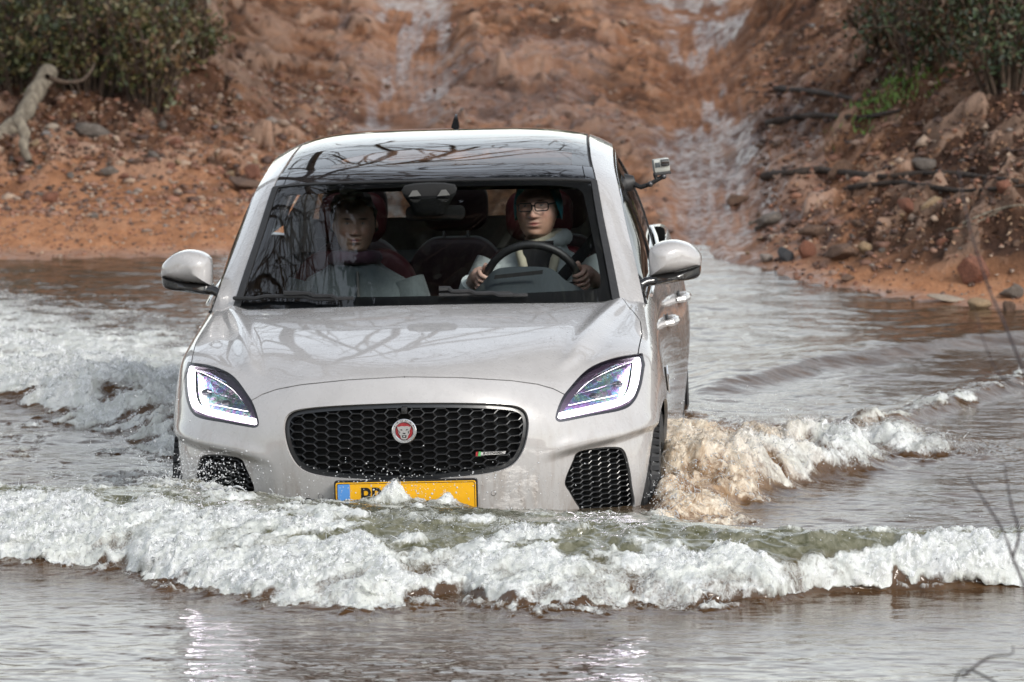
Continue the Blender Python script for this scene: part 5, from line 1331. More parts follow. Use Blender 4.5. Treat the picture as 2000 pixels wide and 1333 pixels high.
# ------------------------------------------------------------------ spray and flecks of foam
def icos(sub=1):
    bm = bmesh.new(); bmesh.ops.create_icosphere(bm, subdivisions=sub, radius=1.0); bm.verts.ensure_lookup_table()
    v = np.array([x.co[:] for x in bm.verts]); f = np.array([[q_.index for q_ in p.verts] for p in bm.faces]); bm.free(); return v, f
def many(name, C, R, mat, sub=1, stretch=None, jit=.0, seed=0):
    """one mesh of many small blobs; C centres, R radii"""
    v, f = icos(sub); r_ = np.random.default_rng(seed); n = len(C)
    V = np.repeat(v[None], n, 0) * (1 + jit * r_.uniform(-1, 1, (n, len(v), 1)))
    V = V * np.asarray(R)[:, None, None]
    if stretch is not None: V = V + stretch[:, None, :] * (V @ (np.ones(3) * 0 + np.array([0, 0, 1])))[..., None] / np.asarray(R)[:, None, None]
    V = V + np.asarray(C)[:, None, :]
    F = (f[None] + (np.arange(n) * len(v))[:, None, None]).reshape(-1, 3)
    return mesh_obj(name, V.reshape(-1, 3), F, mat, None, True)
def drop_mat():
    t = NT("spray_drops"); t.set(Base_Color=t.mix(t.noise(30, 2, .5, t.geo()), (.62, .64, .66), (.86, .87, .88)), Roughness=.12, IOR=1.333, Transmission_Weight=.35); return t.m
M['drops'] = drop_mat()
M['foam'] = simple("foam", (.74, .75, .76), .4, var=.15, scale=60)
zf = wl_[..., 2]; flat = np.arange(zf.size)
def pick(w, n, seed):
    r_ = np.random.default_rng(seed); p = np.maximum(w.ravel(), 0); cell = np.gradient(wy)[:, None] * np.gradient(wx)[None]; p = p * cell.ravel(); p /= p.sum(); return r_.choice(flat, n, p=p), r_
edge = np.exp(-((q - .97) / .10) ** 2) * (np.abs(WX) < 2.7); top_e = np.exp(-((q - .18) / .15) ** 2) * (np.abs(WX) < 2.7)
P3 = wl_.reshape(-1, 3)
# froth: thin lacy skins standing a little above the white water
def froth_mat(k):
    t = NT("froth_%d" % k); g = t.geo()
    mp = t.n("Mapping", i_Scale=(1, .6, .6), i_Rotation=(0, 0, .35), i_Vector=g).outputs[0]
    n1 = t.noise(38, 6, .72, mp, 1.6); n2 = t.noise(130, 4, .7, mp, .8)
    a = t.math('ADD', t.math('MULTIPLY', n1, 1.0), t.math('ADD', t.math('MULTIPLY', n2, .5), t.math('MULTIPLY', t.math('SUBTRACT', t.attr("foam"), 1.0), .65)))
    al = t.mapr(a, .74 + .055 * k, .86 + .055 * k)
    t.set(Base_Color=t.mix(t.attr("tan"), t.mix(n2, (.66, .67, .67), (.86, .87, .88)), (.66, .56, .43)), Roughness=.35, Alpha=al, IOR=1.33)
    t.l(t.bump(t.math('ADD', n1, n2), .6, .012), t.b.inputs["Normal"]); return t.m
fsel = (foam > .34) & (np.abs(WX) < 2.75) & (WY < 6.5)
cellok = fsel[:-1, :-1] | fsel[1:, 1:]; FI = grid_faces(*WX.shape)[cellok.ravel()]
uq, inv = np.unique(FI, return_inverse=True); FI = inv.reshape(-1, 4)
for k in range(1):
    off = .011; V_ = wl_.reshape(-1, 3)[uq].copy(); wgt = foam.ravel()[uq]
    sc_k = np.interp(V_[:, 1], [-3, 1, 6], [1, 1.1, 1.2])
    V_[:, 2] += off * wgt * sc_k * (.9 + .6 * n_mid.ravel()[uq]); V_[:, 1] -= off * 1.1 * wgt * sc_k * (.8 + .8 * n_curl.ravel()[uq]); V_[:, 0] += off * .8 * wgt * n_big.ravel()[uq]
    o = mesh_obj("froth", V_, FI, froth_mat(k), None, True, None, {'foam': wgt, 'tan': tan.ravel()[uq]}); tag(o, "lacy white froth over the broken water around the car", "froth", "layers of froth", kind="stuff")
# torn threads of water standing out of the foam
def threads(name, w, n, seed, label, L=(.006, .026), up=.5):
    i, r_ = pick(w, n, seed); P0 = P3[i]; T_ = np.linspace(0, 1, 6)[None, :, None]
    d = np.stack([r_.normal(0, .6, n), r_.normal(-.5, .5, n), r_.normal(up, .45, n)], 1); Ln = r_.uniform(*L, n)[:, None]
    c = r_.normal(0, .5, (n, 3)); pts = P0[:, None] + (d * Ln)[:, None] * T_ + (c * Ln)[:, None] * T_ ** 2 + np.array([0, 0, -1.]) * (Ln * .7)[:, None] * T_ ** 2
    rad = (r_.uniform(.0010, .0028, n)[:, None] * (1 - .85 * T_[0, :, 0]) * (1 + .4 * np.sin(9 * T_[0, :, 0] + r_.uniform(0, 6, (n, 1)))))
    th = np.arange(4) * math.pi / 2; off_ = np.stack([np.cos(th), .3 * np.cos(th), np.sin(th)], 1)
    V = pts[:, :, None] + rad[:, :, None, None] * off_; idx = np.arange(n * 24).reshape(n, 6, 4)
    F = np.stack([idx[:, :-1], np.roll(idx, -1, 2)[:, :-1], np.roll(idx, -1, 2)[:, 1:], idx[:, 1:]], -1).reshape(-1, 4)
    o = mesh_obj(name, V.reshape(-1, 3), F, M['drops'], None, True); tag(o, label, "spray", kind="stuff")
threads("wave_threads", (edge * .9 + top_e * .8 + .5 * foam * (WY < 1)) * (np.abs(WX) < 2.7) * (foam > .3), 5000, 31, "threads of water torn off the white bow wave")
threads("wheel_threads", fs_ * (foam > .3) + .6 * leftside * (foam > .5) * (WY < 4) * (np.abs(WX) < 2.7), 2600, 32, "threads of water torn off the side wash", (.008, .034), .6)
# drops: over the wave, at the wheel, at the far bumper corner, off the flank
cs, rs_ = [], []
i, r_ = pick(edge * .6 + top_e, 3200, 3); cs.append(P3[i] + np.stack([r_.normal(0, .03, 3200), r_.normal(0, .04, 3200), np.abs(r_.exponential(.022, 3200))], 1)); rs_.append(np.abs(r_.normal(0, .0011, 3200)) + .0006)
def cloud(px_, py_, Y, n, sx, sy, sz, seed):
    r_ = np.random.default_rng(seed); c = world_at(px_, py_, Y=Y); p = c + np.stack([r_.normal(0, sx, n), r_.normal(0, sy, n), r_.normal(0, sz, n)], 1); p = p[p[:, 2] > .02]; cs.append(p); rs_.append(np.abs(r_.normal(0, .0013, len(p))) + .0008)
cloud(1312, 970, .35, 700, .045, .10, .05, 11); cloud(1420, 880, .9, 700, .14, .3, .06, 12); cloud(1500, 850, 1.4, 500, .2, .4, .05, 13)
cloud(385, 925, .05, 900, .10, .10, .045, 14); cloud(300, 880, .8, 200, .16, .3, .05, 15); cloud(330, 800, 1.0, 400, .10, .4, .10, 16); cloud(800, 945, -.12, 450, .30, .05, .04, 17)
o = many("spray_drops", np.concatenate(cs), np.concatenate(rs_), M['drops'], 1, None, 0, 5); tag(o, "scattered water drops flying round the car's nose", "spray", kind="stuff")
# ropes of water leaping at the far corner of the bumper and beside the near wheel
def ropes(name, roots, n, L, seed, mat, label, lean):
    r_ = np.random.default_rng(seed); bm = bmesh.new()
    for k in range(n):
        px_, py_, Y = roots[r_.integers(len(roots))]; c = world_at(px_ + r_.normal(0, 14), py_ + r_.normal(0, 5), Y=Y + r_.normal(0, .05))
        v = np.array([lean + r_.normal(0, .35), r_.normal(-.2, .35), r_.uniform(.4, 1.1)]) * L * r_.uniform(.25, .75); g = L * 1.1
        pts = [c + v * t_ + np.array([.02 * math.sin(6 * t_ + k) * L, 0, -g * t_ * t_ * .7]) for t_ in np.linspace(0, 1, 8)]
        w = r_.uniform(.002, .0065); bm_tube(bm, pts, [w * (1.15 - .95 * t_) * (1 + .35 * math.sin(11 * t_ + k)) for t_ in np.linspace(0, 1, 8)], 5)
    o = bm_obj(name, bm, mat, None, angle=180); tag(o, label, "splash", kind="stuff"); return o
ropes("corner_splash", [(340, 955, .25), (370, 958, .15), (400, 962, .08), (430, 965, .05), (310, 960, .35)], 150, .16, 21, M['drops'], "clear splash leaping over the bumper vent at the far corner", .25)
ropes("wheel_splash", [(1300, 1000, .25), (1325, 995, .45), (1345, 985, .6)], 60, .09, 22, M['drops'], "clear splash beside the near front wheel", .25)
ropes("plate_splash", [(700, 1000, -.06), (800, 1000, -.06), (850, 1002, -.06), (900, 1000, -.06), (780, 1000, -.06)], 90, .075, 23, M['drops'], "small splashes washing over the number plate", 0)

# ------------------------------------------------------------------ stones
def rock_mesh(seed, rough=.22, flat_=.65, blocky=.5):
    v, f = icos(3); r_ = np.random.default_rng(seed); o = r_.uniform(-50, 50, 3)
    d = v.copy()
    for _ in range(16):     # knock flat facets off
        nrm = r_.normal(size=3); nrm /= np.linalg.norm(nrm); c = r_.uniform(.45, .75); over = np.maximum(d @ nrm - c, 0); d = d - over[:, None] * nrm * .97
    d = d * (1 + .5 * rough * fbm(v[:, 0] * 1.6 + o[0], v[:, 1] * 1.6 + o[1], v[:, 2] * 1.6 + o[2], 3)[:, None] * .6) * np.array([1, .75, flat_])
    return mesh_obj("rock", d, f, None, None, False).data
def rock_mat(name, col, col2):
    t = NT(name); g = t.obj(); n = t.noise(2.2, 6, .65, g); n2 = t.noise(14, 5, .6, g)
    t.set(Base_Color=t.mix(t.mapr(n2, .4, .65), t.mix(t.mapr(n, .35, .65), col, col2), tuple(c * .55 for c in col)), Roughness=.75); t.l(t.bump(n2, .6, .05), t.b.inputs["Normal"]); return t.m
RM = {'red': rock_mat("red_stone", (.22, .085, .05), (.30, .13, .08)), 'tan': rock_mat("tan_stone", (.36, .24, .13), (.44, .32, .20)), 'grey': rock_mat("grey_stone", (.15, .125, .105), (.24, .20, .17)), 'slate': rock_mat("slate_stone", (.06, .06, .065), (.11, .11, .115)), 'brown': rock_mat("brown_stone", (.13, .075, .05), (.22, .13, .085)), 'pale': rock_mat("pale_stone", (.42, .33, .25), (.50, .42, .34))}
for o in [o for o in bpy.data.objects if o.name.startswith("rock")]: bpy.data.objects.remove(o)
RB = {}
def rock_base(seed, mat, **kw):
    k = (seed, mat, tuple(kw.items()))
    if k not in RB:
        me = rock_mesh(seed, **kw); ob = [o for o in bpy.data.objects if o.data == me][0]; bpy.data.objects.remove(ob)
        me = me.copy(); me.materials.append(RM[mat]); RB[k] = me
    return RB[k]
def rock(x, y, w, h, seed, mat, label, group=None, name="rock", rz=0., tilt=0., sink=.25, **kw):
    """stone whose middle is seen at (x, y); sizes in metres"""
    lo, hi = 5.0, 24.0                      # where the sight line meets the land
    for _ in range(40):
        Y = (lo + hi) / 2; p = world_at(x, y, Y=Y)
        if p[2] > land_h(p[0], Y) + h * .25: lo = Y
        else: hi = Y
    p = world_at(x, y, Y=(lo + hi) / 2)
    o = bpy.data.objects.new(name, rock_base(seed, mat, **kw)); COL.objects.link(o)
    o.location = (p[0], p[1], land_h(p[0], p[1]) + h * (.5 - sink)); o.scale = (w / 2, w / 2 * .9, h / 2 / .6); o.rotation_euler = (0, tilt, rz)
    tag(o, label, "rock", group); return o
S3 = 1 / 390.
for a in ((1820, 408, 66, 46, 1, 'tan', "tan angular rock lying on the dark right bank"), (1772, 402, 46, 40, 2, 'red', "dull red rock tucked behind the tan angular rock"), (1801, 320, 68, 36, 3, 'grey', "grey flattish boulder halfway up the right bank"),
          (1536, 500, 52, 34, 4, 'slate', "dark blue slate stone at the left end of the rock row by the sand"), (1572, 492, 44, 48, 5, 'red', "upright reddish stone beside the slate in the rock row"), (1646, 494, 104, 44, 6, 'brown', "long brown slab in the rock row above the sand"), (1692, 486, 46, 36, 7, 'tan', "pale tan stone at the right end of the rock row"),
          (1655, 543, 48, 20, 8, 'brown', "small dark stone alone on the wet sand"), (1906, 530, 82, 78, 9, 'red', "big rounded rust red boulder on the right shore"), (1912, 598, 66, 34, 10, 'tan', "rounded tan stone at the water's edge below the red boulder"), (1972, 604, 56, 40, 11, 'brown', "brown round stone at the water's edge by the right frame"), (1978, 572, 70, 34, 12, 'grey', "grey stone behind the brown one at the right frame"), (1852, 584, 84, 16, 13, 'pale', "flat pale slab on the sand at the right shore"),
          (186, 256, 118, 46, 14, 'grey', "large tilted grey brown slab below the left bush"), (98, 249, 46, 22, 15, 'pale', "small pale block beside the fallen branch"), (338, 182, 48, 50, 16, 'red', "red block standing at the foot of the left bush"), (98, 388, 46, 28, 17, 'red', "reddish wedge of stone lying on the left sand"), (480, 358, 120, 30, 18, 'brown', "long low brown slab near the car's roof at the left"), (300, 305, 40, 26, 19, 'grey', "grey block in the middle of the left rubble"),
          (1440, 392, 70, 30, 20, 'brown', "wet brown stone beside the right wheel rut"), (1500, 430, 90, 34, 21, 'grey', "wide grey ledge stone right of the rut"), (1590, 455, 60, 30, 22, 'brown', "brown stone above the slate on the right bank"), (1960, 365, 50, 40, 23, 'red', "red stone at the right frame below the dark roots")):
    x, y, w, h, sd_, mt, lb = a; rock(x, y, w * S3, h * S3 * 1.05, sd_, mt, lb, rz=sd_ * 1.3 if w < 60 else .2 * (sd_ % 3 - 1), tilt=.12 * (sd_ % 5 - 2), flat_=.6)
r_ = np.random.default_rng(77); mats = ['red', 'brown', 'grey', 'tan', 'brown', 'red', 'pale']
for n, (x0, x1, y0, y1), lb, gp, mset in ((75, (10, 520, 215, 345), "angular stone in the red rubble of the left bank", "stones of the left rubble", ['red', 'brown', 'red', 'grey', 'tan', 'brown']), (18, (30, 500, 350, 480), "small stone scattered on the left sand", "stones on the left sand", ['brown', 'red', 'grey']),
                                          (60, (1440, 1990, 250, 500), "stone half buried in the dark right bank", "stones of the right bank", ['brown', 'grey', 'red', 'brown', 'tan']), (34, (430, 1260, 20, 230), "small stone on the muddy trail", "stones on the trail", ['brown', 'red', 'grey', 'brown']), (14, (1480, 1900, 525, 580), "pebble on the sand of the right shore", "pebbles on the right sand", ['brown', 'red', 'slate'])):
    for k in range(n):
        w = float(np.clip(r_.lognormal(3.0, .5), 11, 70)) * (.55 if 'pebble' in lb or 'small' in lb else 1); mt = mset[int(r_.integers(len(mset)))]; sz_ = "tiny" if w < 14 else "fist sized" if w < 28 else "larger"; rock(r_.uniform(x0, x1), r_.uniform(y0, y1), w * S3, w * S3 * r_.uniform(.35, .7), 30 + int(r_.integers(6)), mt, sz_ + " " + mt + " " + lb, gp + ", " + sz_ + " " + mt, name="stone", rz=r_.uniform(0, 6), tilt=r_.normal(0, .25), sink=.35, flat_=.6)

# gravel chips too small to pick apart
def gravel(name, boxes, seed, label):
    rg = np.random.default_rng(seed); C, R_, Tn = [], [], []
    for (x0, x1, y0, y1, n, r0, r1) in boxes:
        X_ = rg.uniform(x0, x1, n); Y_ = rg.uniform(y0, y1, n); ii = np.clip(np.searchsorted(gy_, Y_), 0, len(gy_) - 1); jj = np.clip(np.searchsorted(gx, X_), 0, len(gx) - 1); ok = (e_[ii, jj] > .02) & (trk_[ii, jj] < .35); X_, Y_, ii, jj = X_[ok], Y_[ok], ii[ok], jj[ok]
        C.append(np.stack([X_, Y_, H_[ii, jj] + .002], 1)); R_.append(np.clip(rg.lognormal(math.log(r0), .45, len(X_)), r0 * .4, r1)); Tn.append(rg.uniform(0, 1, len(X_)) ** (2.2 if x0 > 1 and y0 > 8 else 1))
    C, R_, Tn = map(np.concatenate, (C, R_, Tn)); v, f = icos(1); n = len(C)
    V = v[None] * (1 + .45 * rg.uniform(-1, 1, (n, len(v), 1))) * np.stack([rg.uniform(.7, 1.4, n), rg.uniform(.6, 1.2, n), rg.uniform(.35, .8, n)], 1)[:, None] * R_[:, None, None]
    a = rg.uniform(0, 6.28, n); V = np.stack([V[..., 0] * np.cos(a)[:, None] - V[..., 1] * np.sin(a)[:, None], V[..., 0] * np.sin(a)[:, None] + V[..., 1] * np.cos(a)[:, None], V[..., 2]], -1) + C[:, None]
    F = (f[None] + (np.arange(n) * len(v))[:, None, None]).reshape(-1, 3)
    t = NT("gravel_chips"); t.set(Base_Color=t.ramp(t.attr("tone"), [(0, (.05, .03, .024)), (.25, (.15, .075, .05)), (.5, (.28, .13, .08)), (.75, (.22, .16, .125)), (.92, (.40, .29, .21)), (1., (.12, .12, .125))]), Roughness=.7)
    o = mesh_obj(name, V.reshape(-1, 3), F, t.m, None, False, None, {'tone': np.repeat(Tn, len(v))}); tag(o, label, "gravel", kind="stuff")
gravel("gravel", [(-3.2, -.8, 10.8, 14.5, 5200, .011, .05), (-1.2, 1.3, 10.4, 17, 1700, .010, .045), (1.2, 3.2, 8.5, 15, 3200, .012, .055), (-3.0, -.9, 9.7, 11.2, 1600, .006, .02), (1.1, 3.0, 7.2, 9.2, 900, .006, .02)], 61, "loose reddish gravel and stone chips over the banks and trail")

# ------------------------------------------------------------------ plants, dead wood
def tubes_mesh(paths, seg=5):
    """paths: list of (points[n,3], radii[n]) -> V, F of tapered tubes"""
    VV, FF, n0 = [], [], 0
    for pts, rad in paths:
        pts = np.asarray(pts, float); n = len(pts); t = np.gradient(pts, axis=0); t /= np.linalg.norm(t, axis=1, keepdims=True) + 1e-9
        ref = np.where(np.abs(t[:, 2:3]) < .9, np.array([[0, 0, 1.]]), np.array([[1., 0, 0]])); a = np.cross(t, ref); a /= np.linalg.norm(a, axis=1, keepdims=True); b = np.cross(t, a)
        th = 2 * math.pi * np.arange(seg) / seg; r_ = np.asarray(rad)[:, None, None]
        V = pts[:, None] + r_ * (np.cos(th)[None, :, None] * a[:, None] + np.sin(th)[None, :, None] * b[:, None]); VV.append(V.reshape(-1, 3))
        idx = np.arange(n * seg).reshape(n, seg) + n0; FF.append(np.stack([idx[:-1], np.roll(idx, -1, 1)[:-1], np.roll(idx, -1, 1)[1:], idx[1:]], -1).reshape(-1, 4)); n0 += n * seg
    return np.concatenate(VV), np.concatenate(FF)
def leaves_mesh(C, size, rg, up=.3, narrow=.5):
    n = len(C); d = rg.normal(size=(n, 3)); d[:, 2] += up; d /= np.linalg.norm(d, axis=1, keepdims=True); s = np.cross(d, rg.normal(size=(n, 3))); s /= np.linalg.norm(s, axis=1, keepdims=True); nn = np.cross(d, s)
    L = np.asarray(size)[:, None]; w = L * narrow * .5
    V = np.stack([C - d * L * .5, C + s * w + nn * w * .35, C + d * L * .5, C - s * w + nn * w * .35], 1).reshape(-1, 3); i = np.arange(n)[:, None] * 4
    return V, np.concatenate([i + np.array([[0, 1, 2]]), i + np.array([[0, 2, 3]])], 1).reshape(-1, 3)
def leaf_mat(name, stops, rough=.5):
    t = NT(name); c = t.ramp(t.attr("tone"), stops); t.set(Base_Color=c, Roughness=rough); t.b.inputs["Transmission Weight"].default_value = 0
    return t.m
LM = {'bush': leaf_mat("bush_leaves", [(.0, (.014, .020, .010)), (.25, (.032, .045, .016)), (.45, (.080, .088, .028)), (.62, (.145, .115, .045)), (.78, (.12, .058, .028)), (.9, (.20, .12, .06)), (1., (.24, .24, .18))]),
      'dark': leaf_mat("dark_bush_leaves", [(.0, (.012, .020, .010)), (.4, (.026, .045, .016)), (.6, (.055, .070, .026)), (.75, (.085, .042, .022)), (1., (.15, .085, .045))]),
      'grass': leaf_mat("fresh_grass", [(0, (.06, .12, .02)), (1, (.16, .26, .05))]),
      'litter': leaf_mat("dead_leaves", [(0, (.045, .022, .014)), (.4, (.11, .05, .028)), (.7, (.20, .095, .05)), (.9, (.28, .16, .09)), (1., (.34, .24, .16))], .7),
      'canopy': leaf_mat("canopy_leaves", [(0, (.015, .024, .010)), (1, (.05, .065, .025))])}
def bark_mat(name, c1, c2, sc=9):
    t = NT(name); g = t.obj(); mp = t.n("Mapping", i_Scale=(3, 3, .8), i_Vector=g).outputs[0]; n = t.noise(sc, 6, .65, mp); t.set(Base_Color=t.mix(t.mapr(n, .38, .62), c1, c2), Roughness=.85); t.l(t.bump(n, .9, .02), t.b.inputs["Normal"]); return t.m
BK = {'twig': bark_mat("twig_bark", (.05, .032, .022), (.11, .075, .05)), 'log': bark_mat("weathered_log", (.13, .105, .078), (.29, .25, .19)), 'root': bark_mat("dark_roots", (.018, .013, .011), (.05, .034, .025)), 'bare': bark_mat("bare_twig_bark", (.025, .018, .02), (.05, .038, .04))}
def bush(name, x, y, z, rx, ry, rz_, nl, seed, mat, label, group, stems=34, lsize=(.022, .05), tone=(0, 1)):
    rg = np.random.default_rng(seed); o = empty(name, (x, y, z)); tag(o, label, "bush", group)
    paths = []; tips = []
    for k in range(stems):
        a = rg.uniform(0, 2 * math.pi); r1 = rg.uniform(.15, .95); tip = np.array([math.cos(a) * rx * r1 * 1.12, math.sin(a) * ry * r1, rz_ * 2 * rg.uniform(.35, 1.1) * math.sqrt(1 - .6 * r1 * r1)]); b0 = np.array([math.cos(a) * rx * .3 * r1, math.sin(a) * ry * .3 * r1, -.04])
        tt_ = np.linspace(0, 1, 7)[:, None]; pts = b0 + (tip - b0) * tt_ + np.array([0, 0, .25 * rz_]) * np.sin(math.pi * tt_) + rg.normal(0, .03, (7, 3)) * tt_; paths.append((pts, np.linspace(.012, .003, 7))); tips.append(pts)
    V, F = tubes_mesh(paths); mesh_obj("stems", V, F, BK['twig'], o)
    tips = np.array(tips)[:, 2:].reshape(-1, 3); cl_ = tips[rg.integers(len(tips), size=nl // 24)] + rg.normal(0, 1, (nl // 24, 3)) * np.array([rx, ry, rz_]) * .13
    C = np.repeat(cl_, 14, 0) + rg.normal(0, 1, (len(cl_) * 14, 3)) * np.repeat(rg.uniform(.02, .06, (len(cl_), 1)), 14, 0); keep = C[:, 2] > -.02; C = C[keep]
    V, F = leaves_mesh(C, rg.uniform(*lsize, len(C)), rg); cltone = np.repeat(rg.uniform(*tone, len(cl_)), 14)[keep]; tn = np.clip(cltone * .75 + rg.uniform(0, .3, len(C)), 0, 1)
    mesh_obj("foliage", V, F, LM[mat], o, False, None, {'tone': np.repeat(tn, 4)}); return o
def on_land(px_, py_):
    lo, hi = 5.0, 26.0
    for _ in range(40):
        Y = (lo + hi) / 2; p = world_at(px_, py_, Y=Y)
        if p[2] > land_h(p[0], Y): lo = Y
        else: hi = Y
    return p[0], p[1], land_h(p[0], p[1])
for k, (bx, by, rx, ry, rz_, nl, lb) in enumerate(((40, 205, .42, .45, .42, 3800, "dark leafy bush in the left corner behind the fallen branch"), (170, 212, .42, .45, .42, 3800, "dense green bush above the tilted slab"), (285, 222, .36, .40, .34, 3000, "olive bush reaching lowest towards the rubble at the left"), (365, 150, .30, .40, .34, 3400, "yellowish sparse bush at the right end of the left thicket"), (110, 110, .60, .5, .60, 6000, "tall dark shrub at the back of the left thicket"), (300, 70, .45, .45, .42, 4200, "green shrub behind the olive bush at the top"))):
    x, y, z = on_land(bx, by); bush("bush", x, y + .25, z, rx, ry, rz_, nl, 100 + k, 'bush', lb, "bushes of the left thicket", tone=((0, .7), (.05, .9), (.25, 1), (.35, 1), (0, .6), (.2, 1))[k])
for k, (bx, by, rx, ry, rz_, nl, lb) in enumerate(((1970, 190, .40, .45, .42, 3600, "dark bush at the right frame above the roots"), (1830, 170, .38, .40, .30, 3600, "low dark bush with rusty leaves at the top right"), (1905, 90, .5, .5, .5, 5000, "taller dark green bush in the top right corner"), (1735, 110, .26, .35, .20, 1800, "small scrubby bush at the left end of the right thicket"))):
    x, y, z = on_land(bx, by); bush("bush", x, y + .2, z, rx, ry, rz_, nl, 200 + k, 'dark', lb, "bushes of the right thicket", tone=((0, .8), (.2, 1), (0, .8), (.3, 1))[k])
for k, (x, y, nl) in enumerate(((-3.6, 12.6, 4200), (-4.6, 13.4, 4200), (3.5, 12.4, 4200), (4.5, 13.0, 4200))):
    bush("bush", x, y, land_h(x, y), .6, .5, .55, nl, 300 + k, 'bush' if x < 0 else 'dark', ("dense bush standing left of the left thicket", "outermost bush left of the left thicket", "dense bush standing right of the right thicket", "outermost bush right of the right thicket")[k], "bushes outside the view")
rg = np.random.default_rng(5)
x, y, z = on_land(1745, 178); V = []; C = np.stack([rg.normal(x, .13, 420), rg.normal(y, .12, 420), np.zeros(420)], 1); C[:, 2] = [land_h(a, b) + .02 for a, b in C[:, :2]]
V, F = leaves_mesh(C, rg.uniform(.03, .07, len(C)), rg, 2.2, .16); o = mesh_obj("grass_tuft", V, F, LM['grass'], None, False, None, {'tone': np.repeat(rg.uniform(0, 1, len(C)), 4)}); tag(o, "patch of fresh bright green grass below the right thicket", "grass", kind="stuff")
def litter(name, box, n, seed, label, sz=(.015, .04)):
    rg = np.random.default_rng(seed); C = []
    for _ in range(n):
        x, y, z = on_land(rg.uniform(box[0], box[1]), rg.uniform(box[2], box[3])); C.append((x, y, z + .006))
    C = np.array(C); V, F = leaves_mesh(C, rg.uniform(*sz, n), rg, .2, .55); o = mesh_obj(name, V, F, LM['litter'], None, False, None, {'tone': np.repeat(rg.uniform(0, 1, n), 4)}); tag(o, label, "leaves", kind="stuff")
litter("leaf_litter", (1480, 2050, 60, 480), 2600, 8, "dead brown leaves strewn over the dark right bank"); litter("leaf_litter", (-50, 470, 190, 330), 900, 9, "dead leaves and bits of bark under the left bushes")
# fallen branch at the left
lg = empty("fallen_branch", on_land(30, 262)); tag(lg, "weathered grey forked branch lying out of the left bushes", "branch")
lb0 = np.array(lg.location)
def path_px(pts, Y0, Y1): return np.array([world_at(p[0], p[1], Y=Y0 + (Y1 - Y0) * k / (len(pts) - 1)) for k, p in enumerate(pts)])
yb_ = lb0[1] - .30
def limb(name, pts, r0, r1, dY, parent=lg, mt='log'):
    c = spline2(pts, 5, False); w = path_px(c, yb_, yb_ + dY) - lb0; rg = np.random.default_rng(len(pts)); rr_ = np.linspace(r0, r1, len(w)) * (1 + .12 * np.sin(np.arange(len(w)) * 1.7)); V, F = tubes_mesh([(w, rr_)], 12); mesh_obj(name, V, F, BK[mt], parent)
limb("main_limb", [(-80, 320), (-10, 268), (38, 236), (64, 190), (95, 142)], .042, .050, .7); limb("side_limb", [(36, 236), (48, 262), (46, 290), (58, 318)], .034, .018, -.25); limb("thin_limb", [(92, 150), (120, 160), (158, 158), (178, 138), (184, 124)], .015, .005, .5, mt='twig')
# roots and dead sticks on the right bank
for k, (pts, r0, lb) in enumerate((([(1490, 352), (1600, 340), (1720, 352), (1840, 345), (1990, 362)], .022, "longest dark root running across the right bank"), ([(1660, 372), (1760, 362), (1880, 378), (2010, 366)], .016, "dark root just below the longest one"), ([(1500, 246), (1590, 232), (1680, 236), (1760, 222)], .020, "dark dead stick high on the right bank near the rut"), ([(1880, 440), (1930, 418), (1985, 404), (2020, 408)], .008, "pale curved twig lying above the red boulder"), ([(1850, 452), (1900, 440), (1960, 410)], .006, "thin pale twig crossing the curved one"), ([(1515, 178), (1600, 186), (1700, 206)], .018, "short dark stick under the top right leaves"), ([(1700, 300), (1712, 330), (1722, 345)], .004, "short upright pale splinter on the right bank"))):
    c = spline2(pts, 4, False); w = np.array([on_land(*p) for p in c]); w[:, 2] += r0 * .8; o = mesh_obj("dead_stick", *tubes_mesh([(w, np.linspace(r0, r0 * .5, len(w)) * (1 + .25 * np.sin(np.arange(len(w)) * 2.1)))], 7), BK['root' if r0 > .01 else 'log']); tag(o, lb, "stick", "sticks and roots of the right bank")
# leafless shoots in front at the right, out of focus
sh_b = np.array([1.70, -9.0, -.5]); bare = empty("bare_shrub", sh_b); tag(bare, "thin leafless shoots close to the camera at the right edge", "shrub")
for k, (pts, r0) in enumerate((([(2060, 1420), (2010, 1180), (1978, 1090), (1955, 1030), (1890, 930)], .0052), ([(1978, 1090), (1990, 1040), (1975, 985), (1962, 910)], .0040), ([(2080, 1000), (2010, 760), (1965, 640), (1930, 560), (1890, 430), (1872, 330)], .0042), ([(2010, 760), (1960, 740), (1930, 690), (1905, 610)], .0026), ([(2075, 1420), (1900, 1310), (1860, 1345)], .0040), ([(1880, 1322), (1930, 1285), (1975, 1278), (1978, 1262)], .0036))):
    c = spline2(pts, 6, False); w = path_px(c, -9.0, -8.7); V, F = tubes_mesh([(w - sh_b, np.linspace(r0 * 1.15, r0 * .5, len(w)))], 6); mesh_obj("shoot", V, F, BK['bare'], bare)
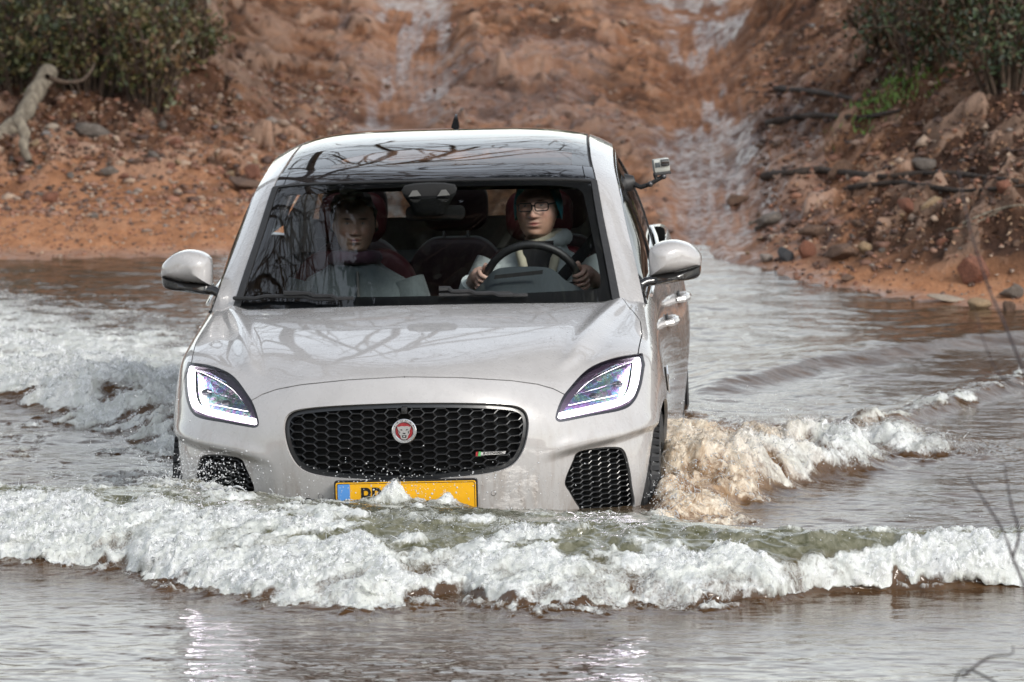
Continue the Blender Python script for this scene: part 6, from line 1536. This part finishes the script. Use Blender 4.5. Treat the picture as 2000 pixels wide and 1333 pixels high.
# trees standing outside the picture (seen only mirrored in the car and the water)
def grow(p, d, L, r, lev, rg, out, spread=.55, n=6):
    pts = [p]; dd = d / np.linalg.norm(d)
    for k in range(n): dd = dd + rg.normal(0, .13, 3) + np.array([0, 0, .03]); dd /= np.linalg.norm(dd); pts.append(pts[-1] + dd * L / n)
    out.append((np.array(pts), np.linspace(r, r * .55, n + 1)))
    if lev > 0:
        for k in range(rg.integers(3, 5)):
            q_ = pts[rg.integers(n // 2, n + 1)]; nd = dd + rg.normal(0, spread, 3); grow(q_, nd, L * rg.uniform(.55, .8), r * .52, lev - 1, rg, out, spread, n)
def tree(x, y, H, lean, seed, lev, label, leaves=0, crown=None):
    rg = np.random.default_rng(seed); z = land_h(x, y); o = empty("tree", (x, y, z)); tag(o, label, "tree", "trees outside the view"); tr = []
    grow(np.array([0, 0, -.2]), np.array([lean[0], lean[1], 1.]), H * .45, H * .022, 0, rg, tr, n=8); V, F = tubes_mesh(tr, 9); mesh_obj("trunk", V, F, BK['twig'], o)
    br = []; end = tr[0][0]
    for k in range(9):
        b0 = end[rg.integers(6, 9)]; d_ = np.array([lean[0] * 1.2, lean[1] * 1.2, .75]) + rg.normal(0, .5, 3); grow(b0, d_, H * rg.uniform(.22, .36), H * .009, lev, rg, br)
    br = [b for b in br if b[0][:, 2].min() > 3.6]
    V, F = tubes_mesh(br, 4); mesh_obj("branches", V, F, BK['twig'], o)
    if leaves:
        d_ = rg.normal(size=(leaves, 3)); d_ /= np.linalg.norm(d_, axis=1, keepdims=True); C = np.array(crown[0]) - np.array([x, y, z]) + d_ * (rg.uniform(0, 1, (leaves, 1)) ** .45) * np.array(crown[1]) * (1 + .25 * fbm(d_[:, 0] * 2.5, d_[:, 1] * 2.5, d_[:, 2] * 2.5, 3)[:, None]); V, F = leaves_mesh(C, rg.uniform(.2, .42, leaves), rg, .1, .7); mesh_obj("crown", V, F, LM['canopy'], o, False, None, {'tone': np.repeat(rg.uniform(0, 1, leaves), 4)})
tree(-6.5, 8.5, 9.0, (.12, -.05), 41, 4, "leafless tree left of the ford")
tree(6.0, 9.5, 15.0, (-.35, -.05), 42, 3, "tall leafy tree leaning over the trail from the right", 20000, ((1.25, 7.2, 10.6), (4.7, 3.4, 3.9))); tree(-5.0, 15.0, 23.0, (.12, -.06), 43, 4, "tall leafless tree leaning over the trail from behind")

# far wood along the skyline behind the trail
rg = np.random.default_rng(91); nW = 9000; Xw = rg.uniform(-130, 130, nW); Yw = rg.uniform(95, 112, nW); Hw = 5.2 + 1.6 * fbm(Xw * .09, Xw * 0, 3., 3) + 1.2 * fbm(Xw * .4, Xw * 0, 5., 2); C = np.stack([Xw, Yw, rg.uniform(0, 1, nW) ** .8 * Hw + .9], 1)
V, F = leaves_mesh(C, rg.uniform(.9, 2.0, nW), rg, .2, .8); o = mesh_obj("far_wood", V, F, LM['bush'], None, False, None, {'tone': np.repeat(rg.uniform(0, .6, nW), 4)}); tag(o, "low dark wood along the skyline far behind the trail", "wood", kind="stuff")
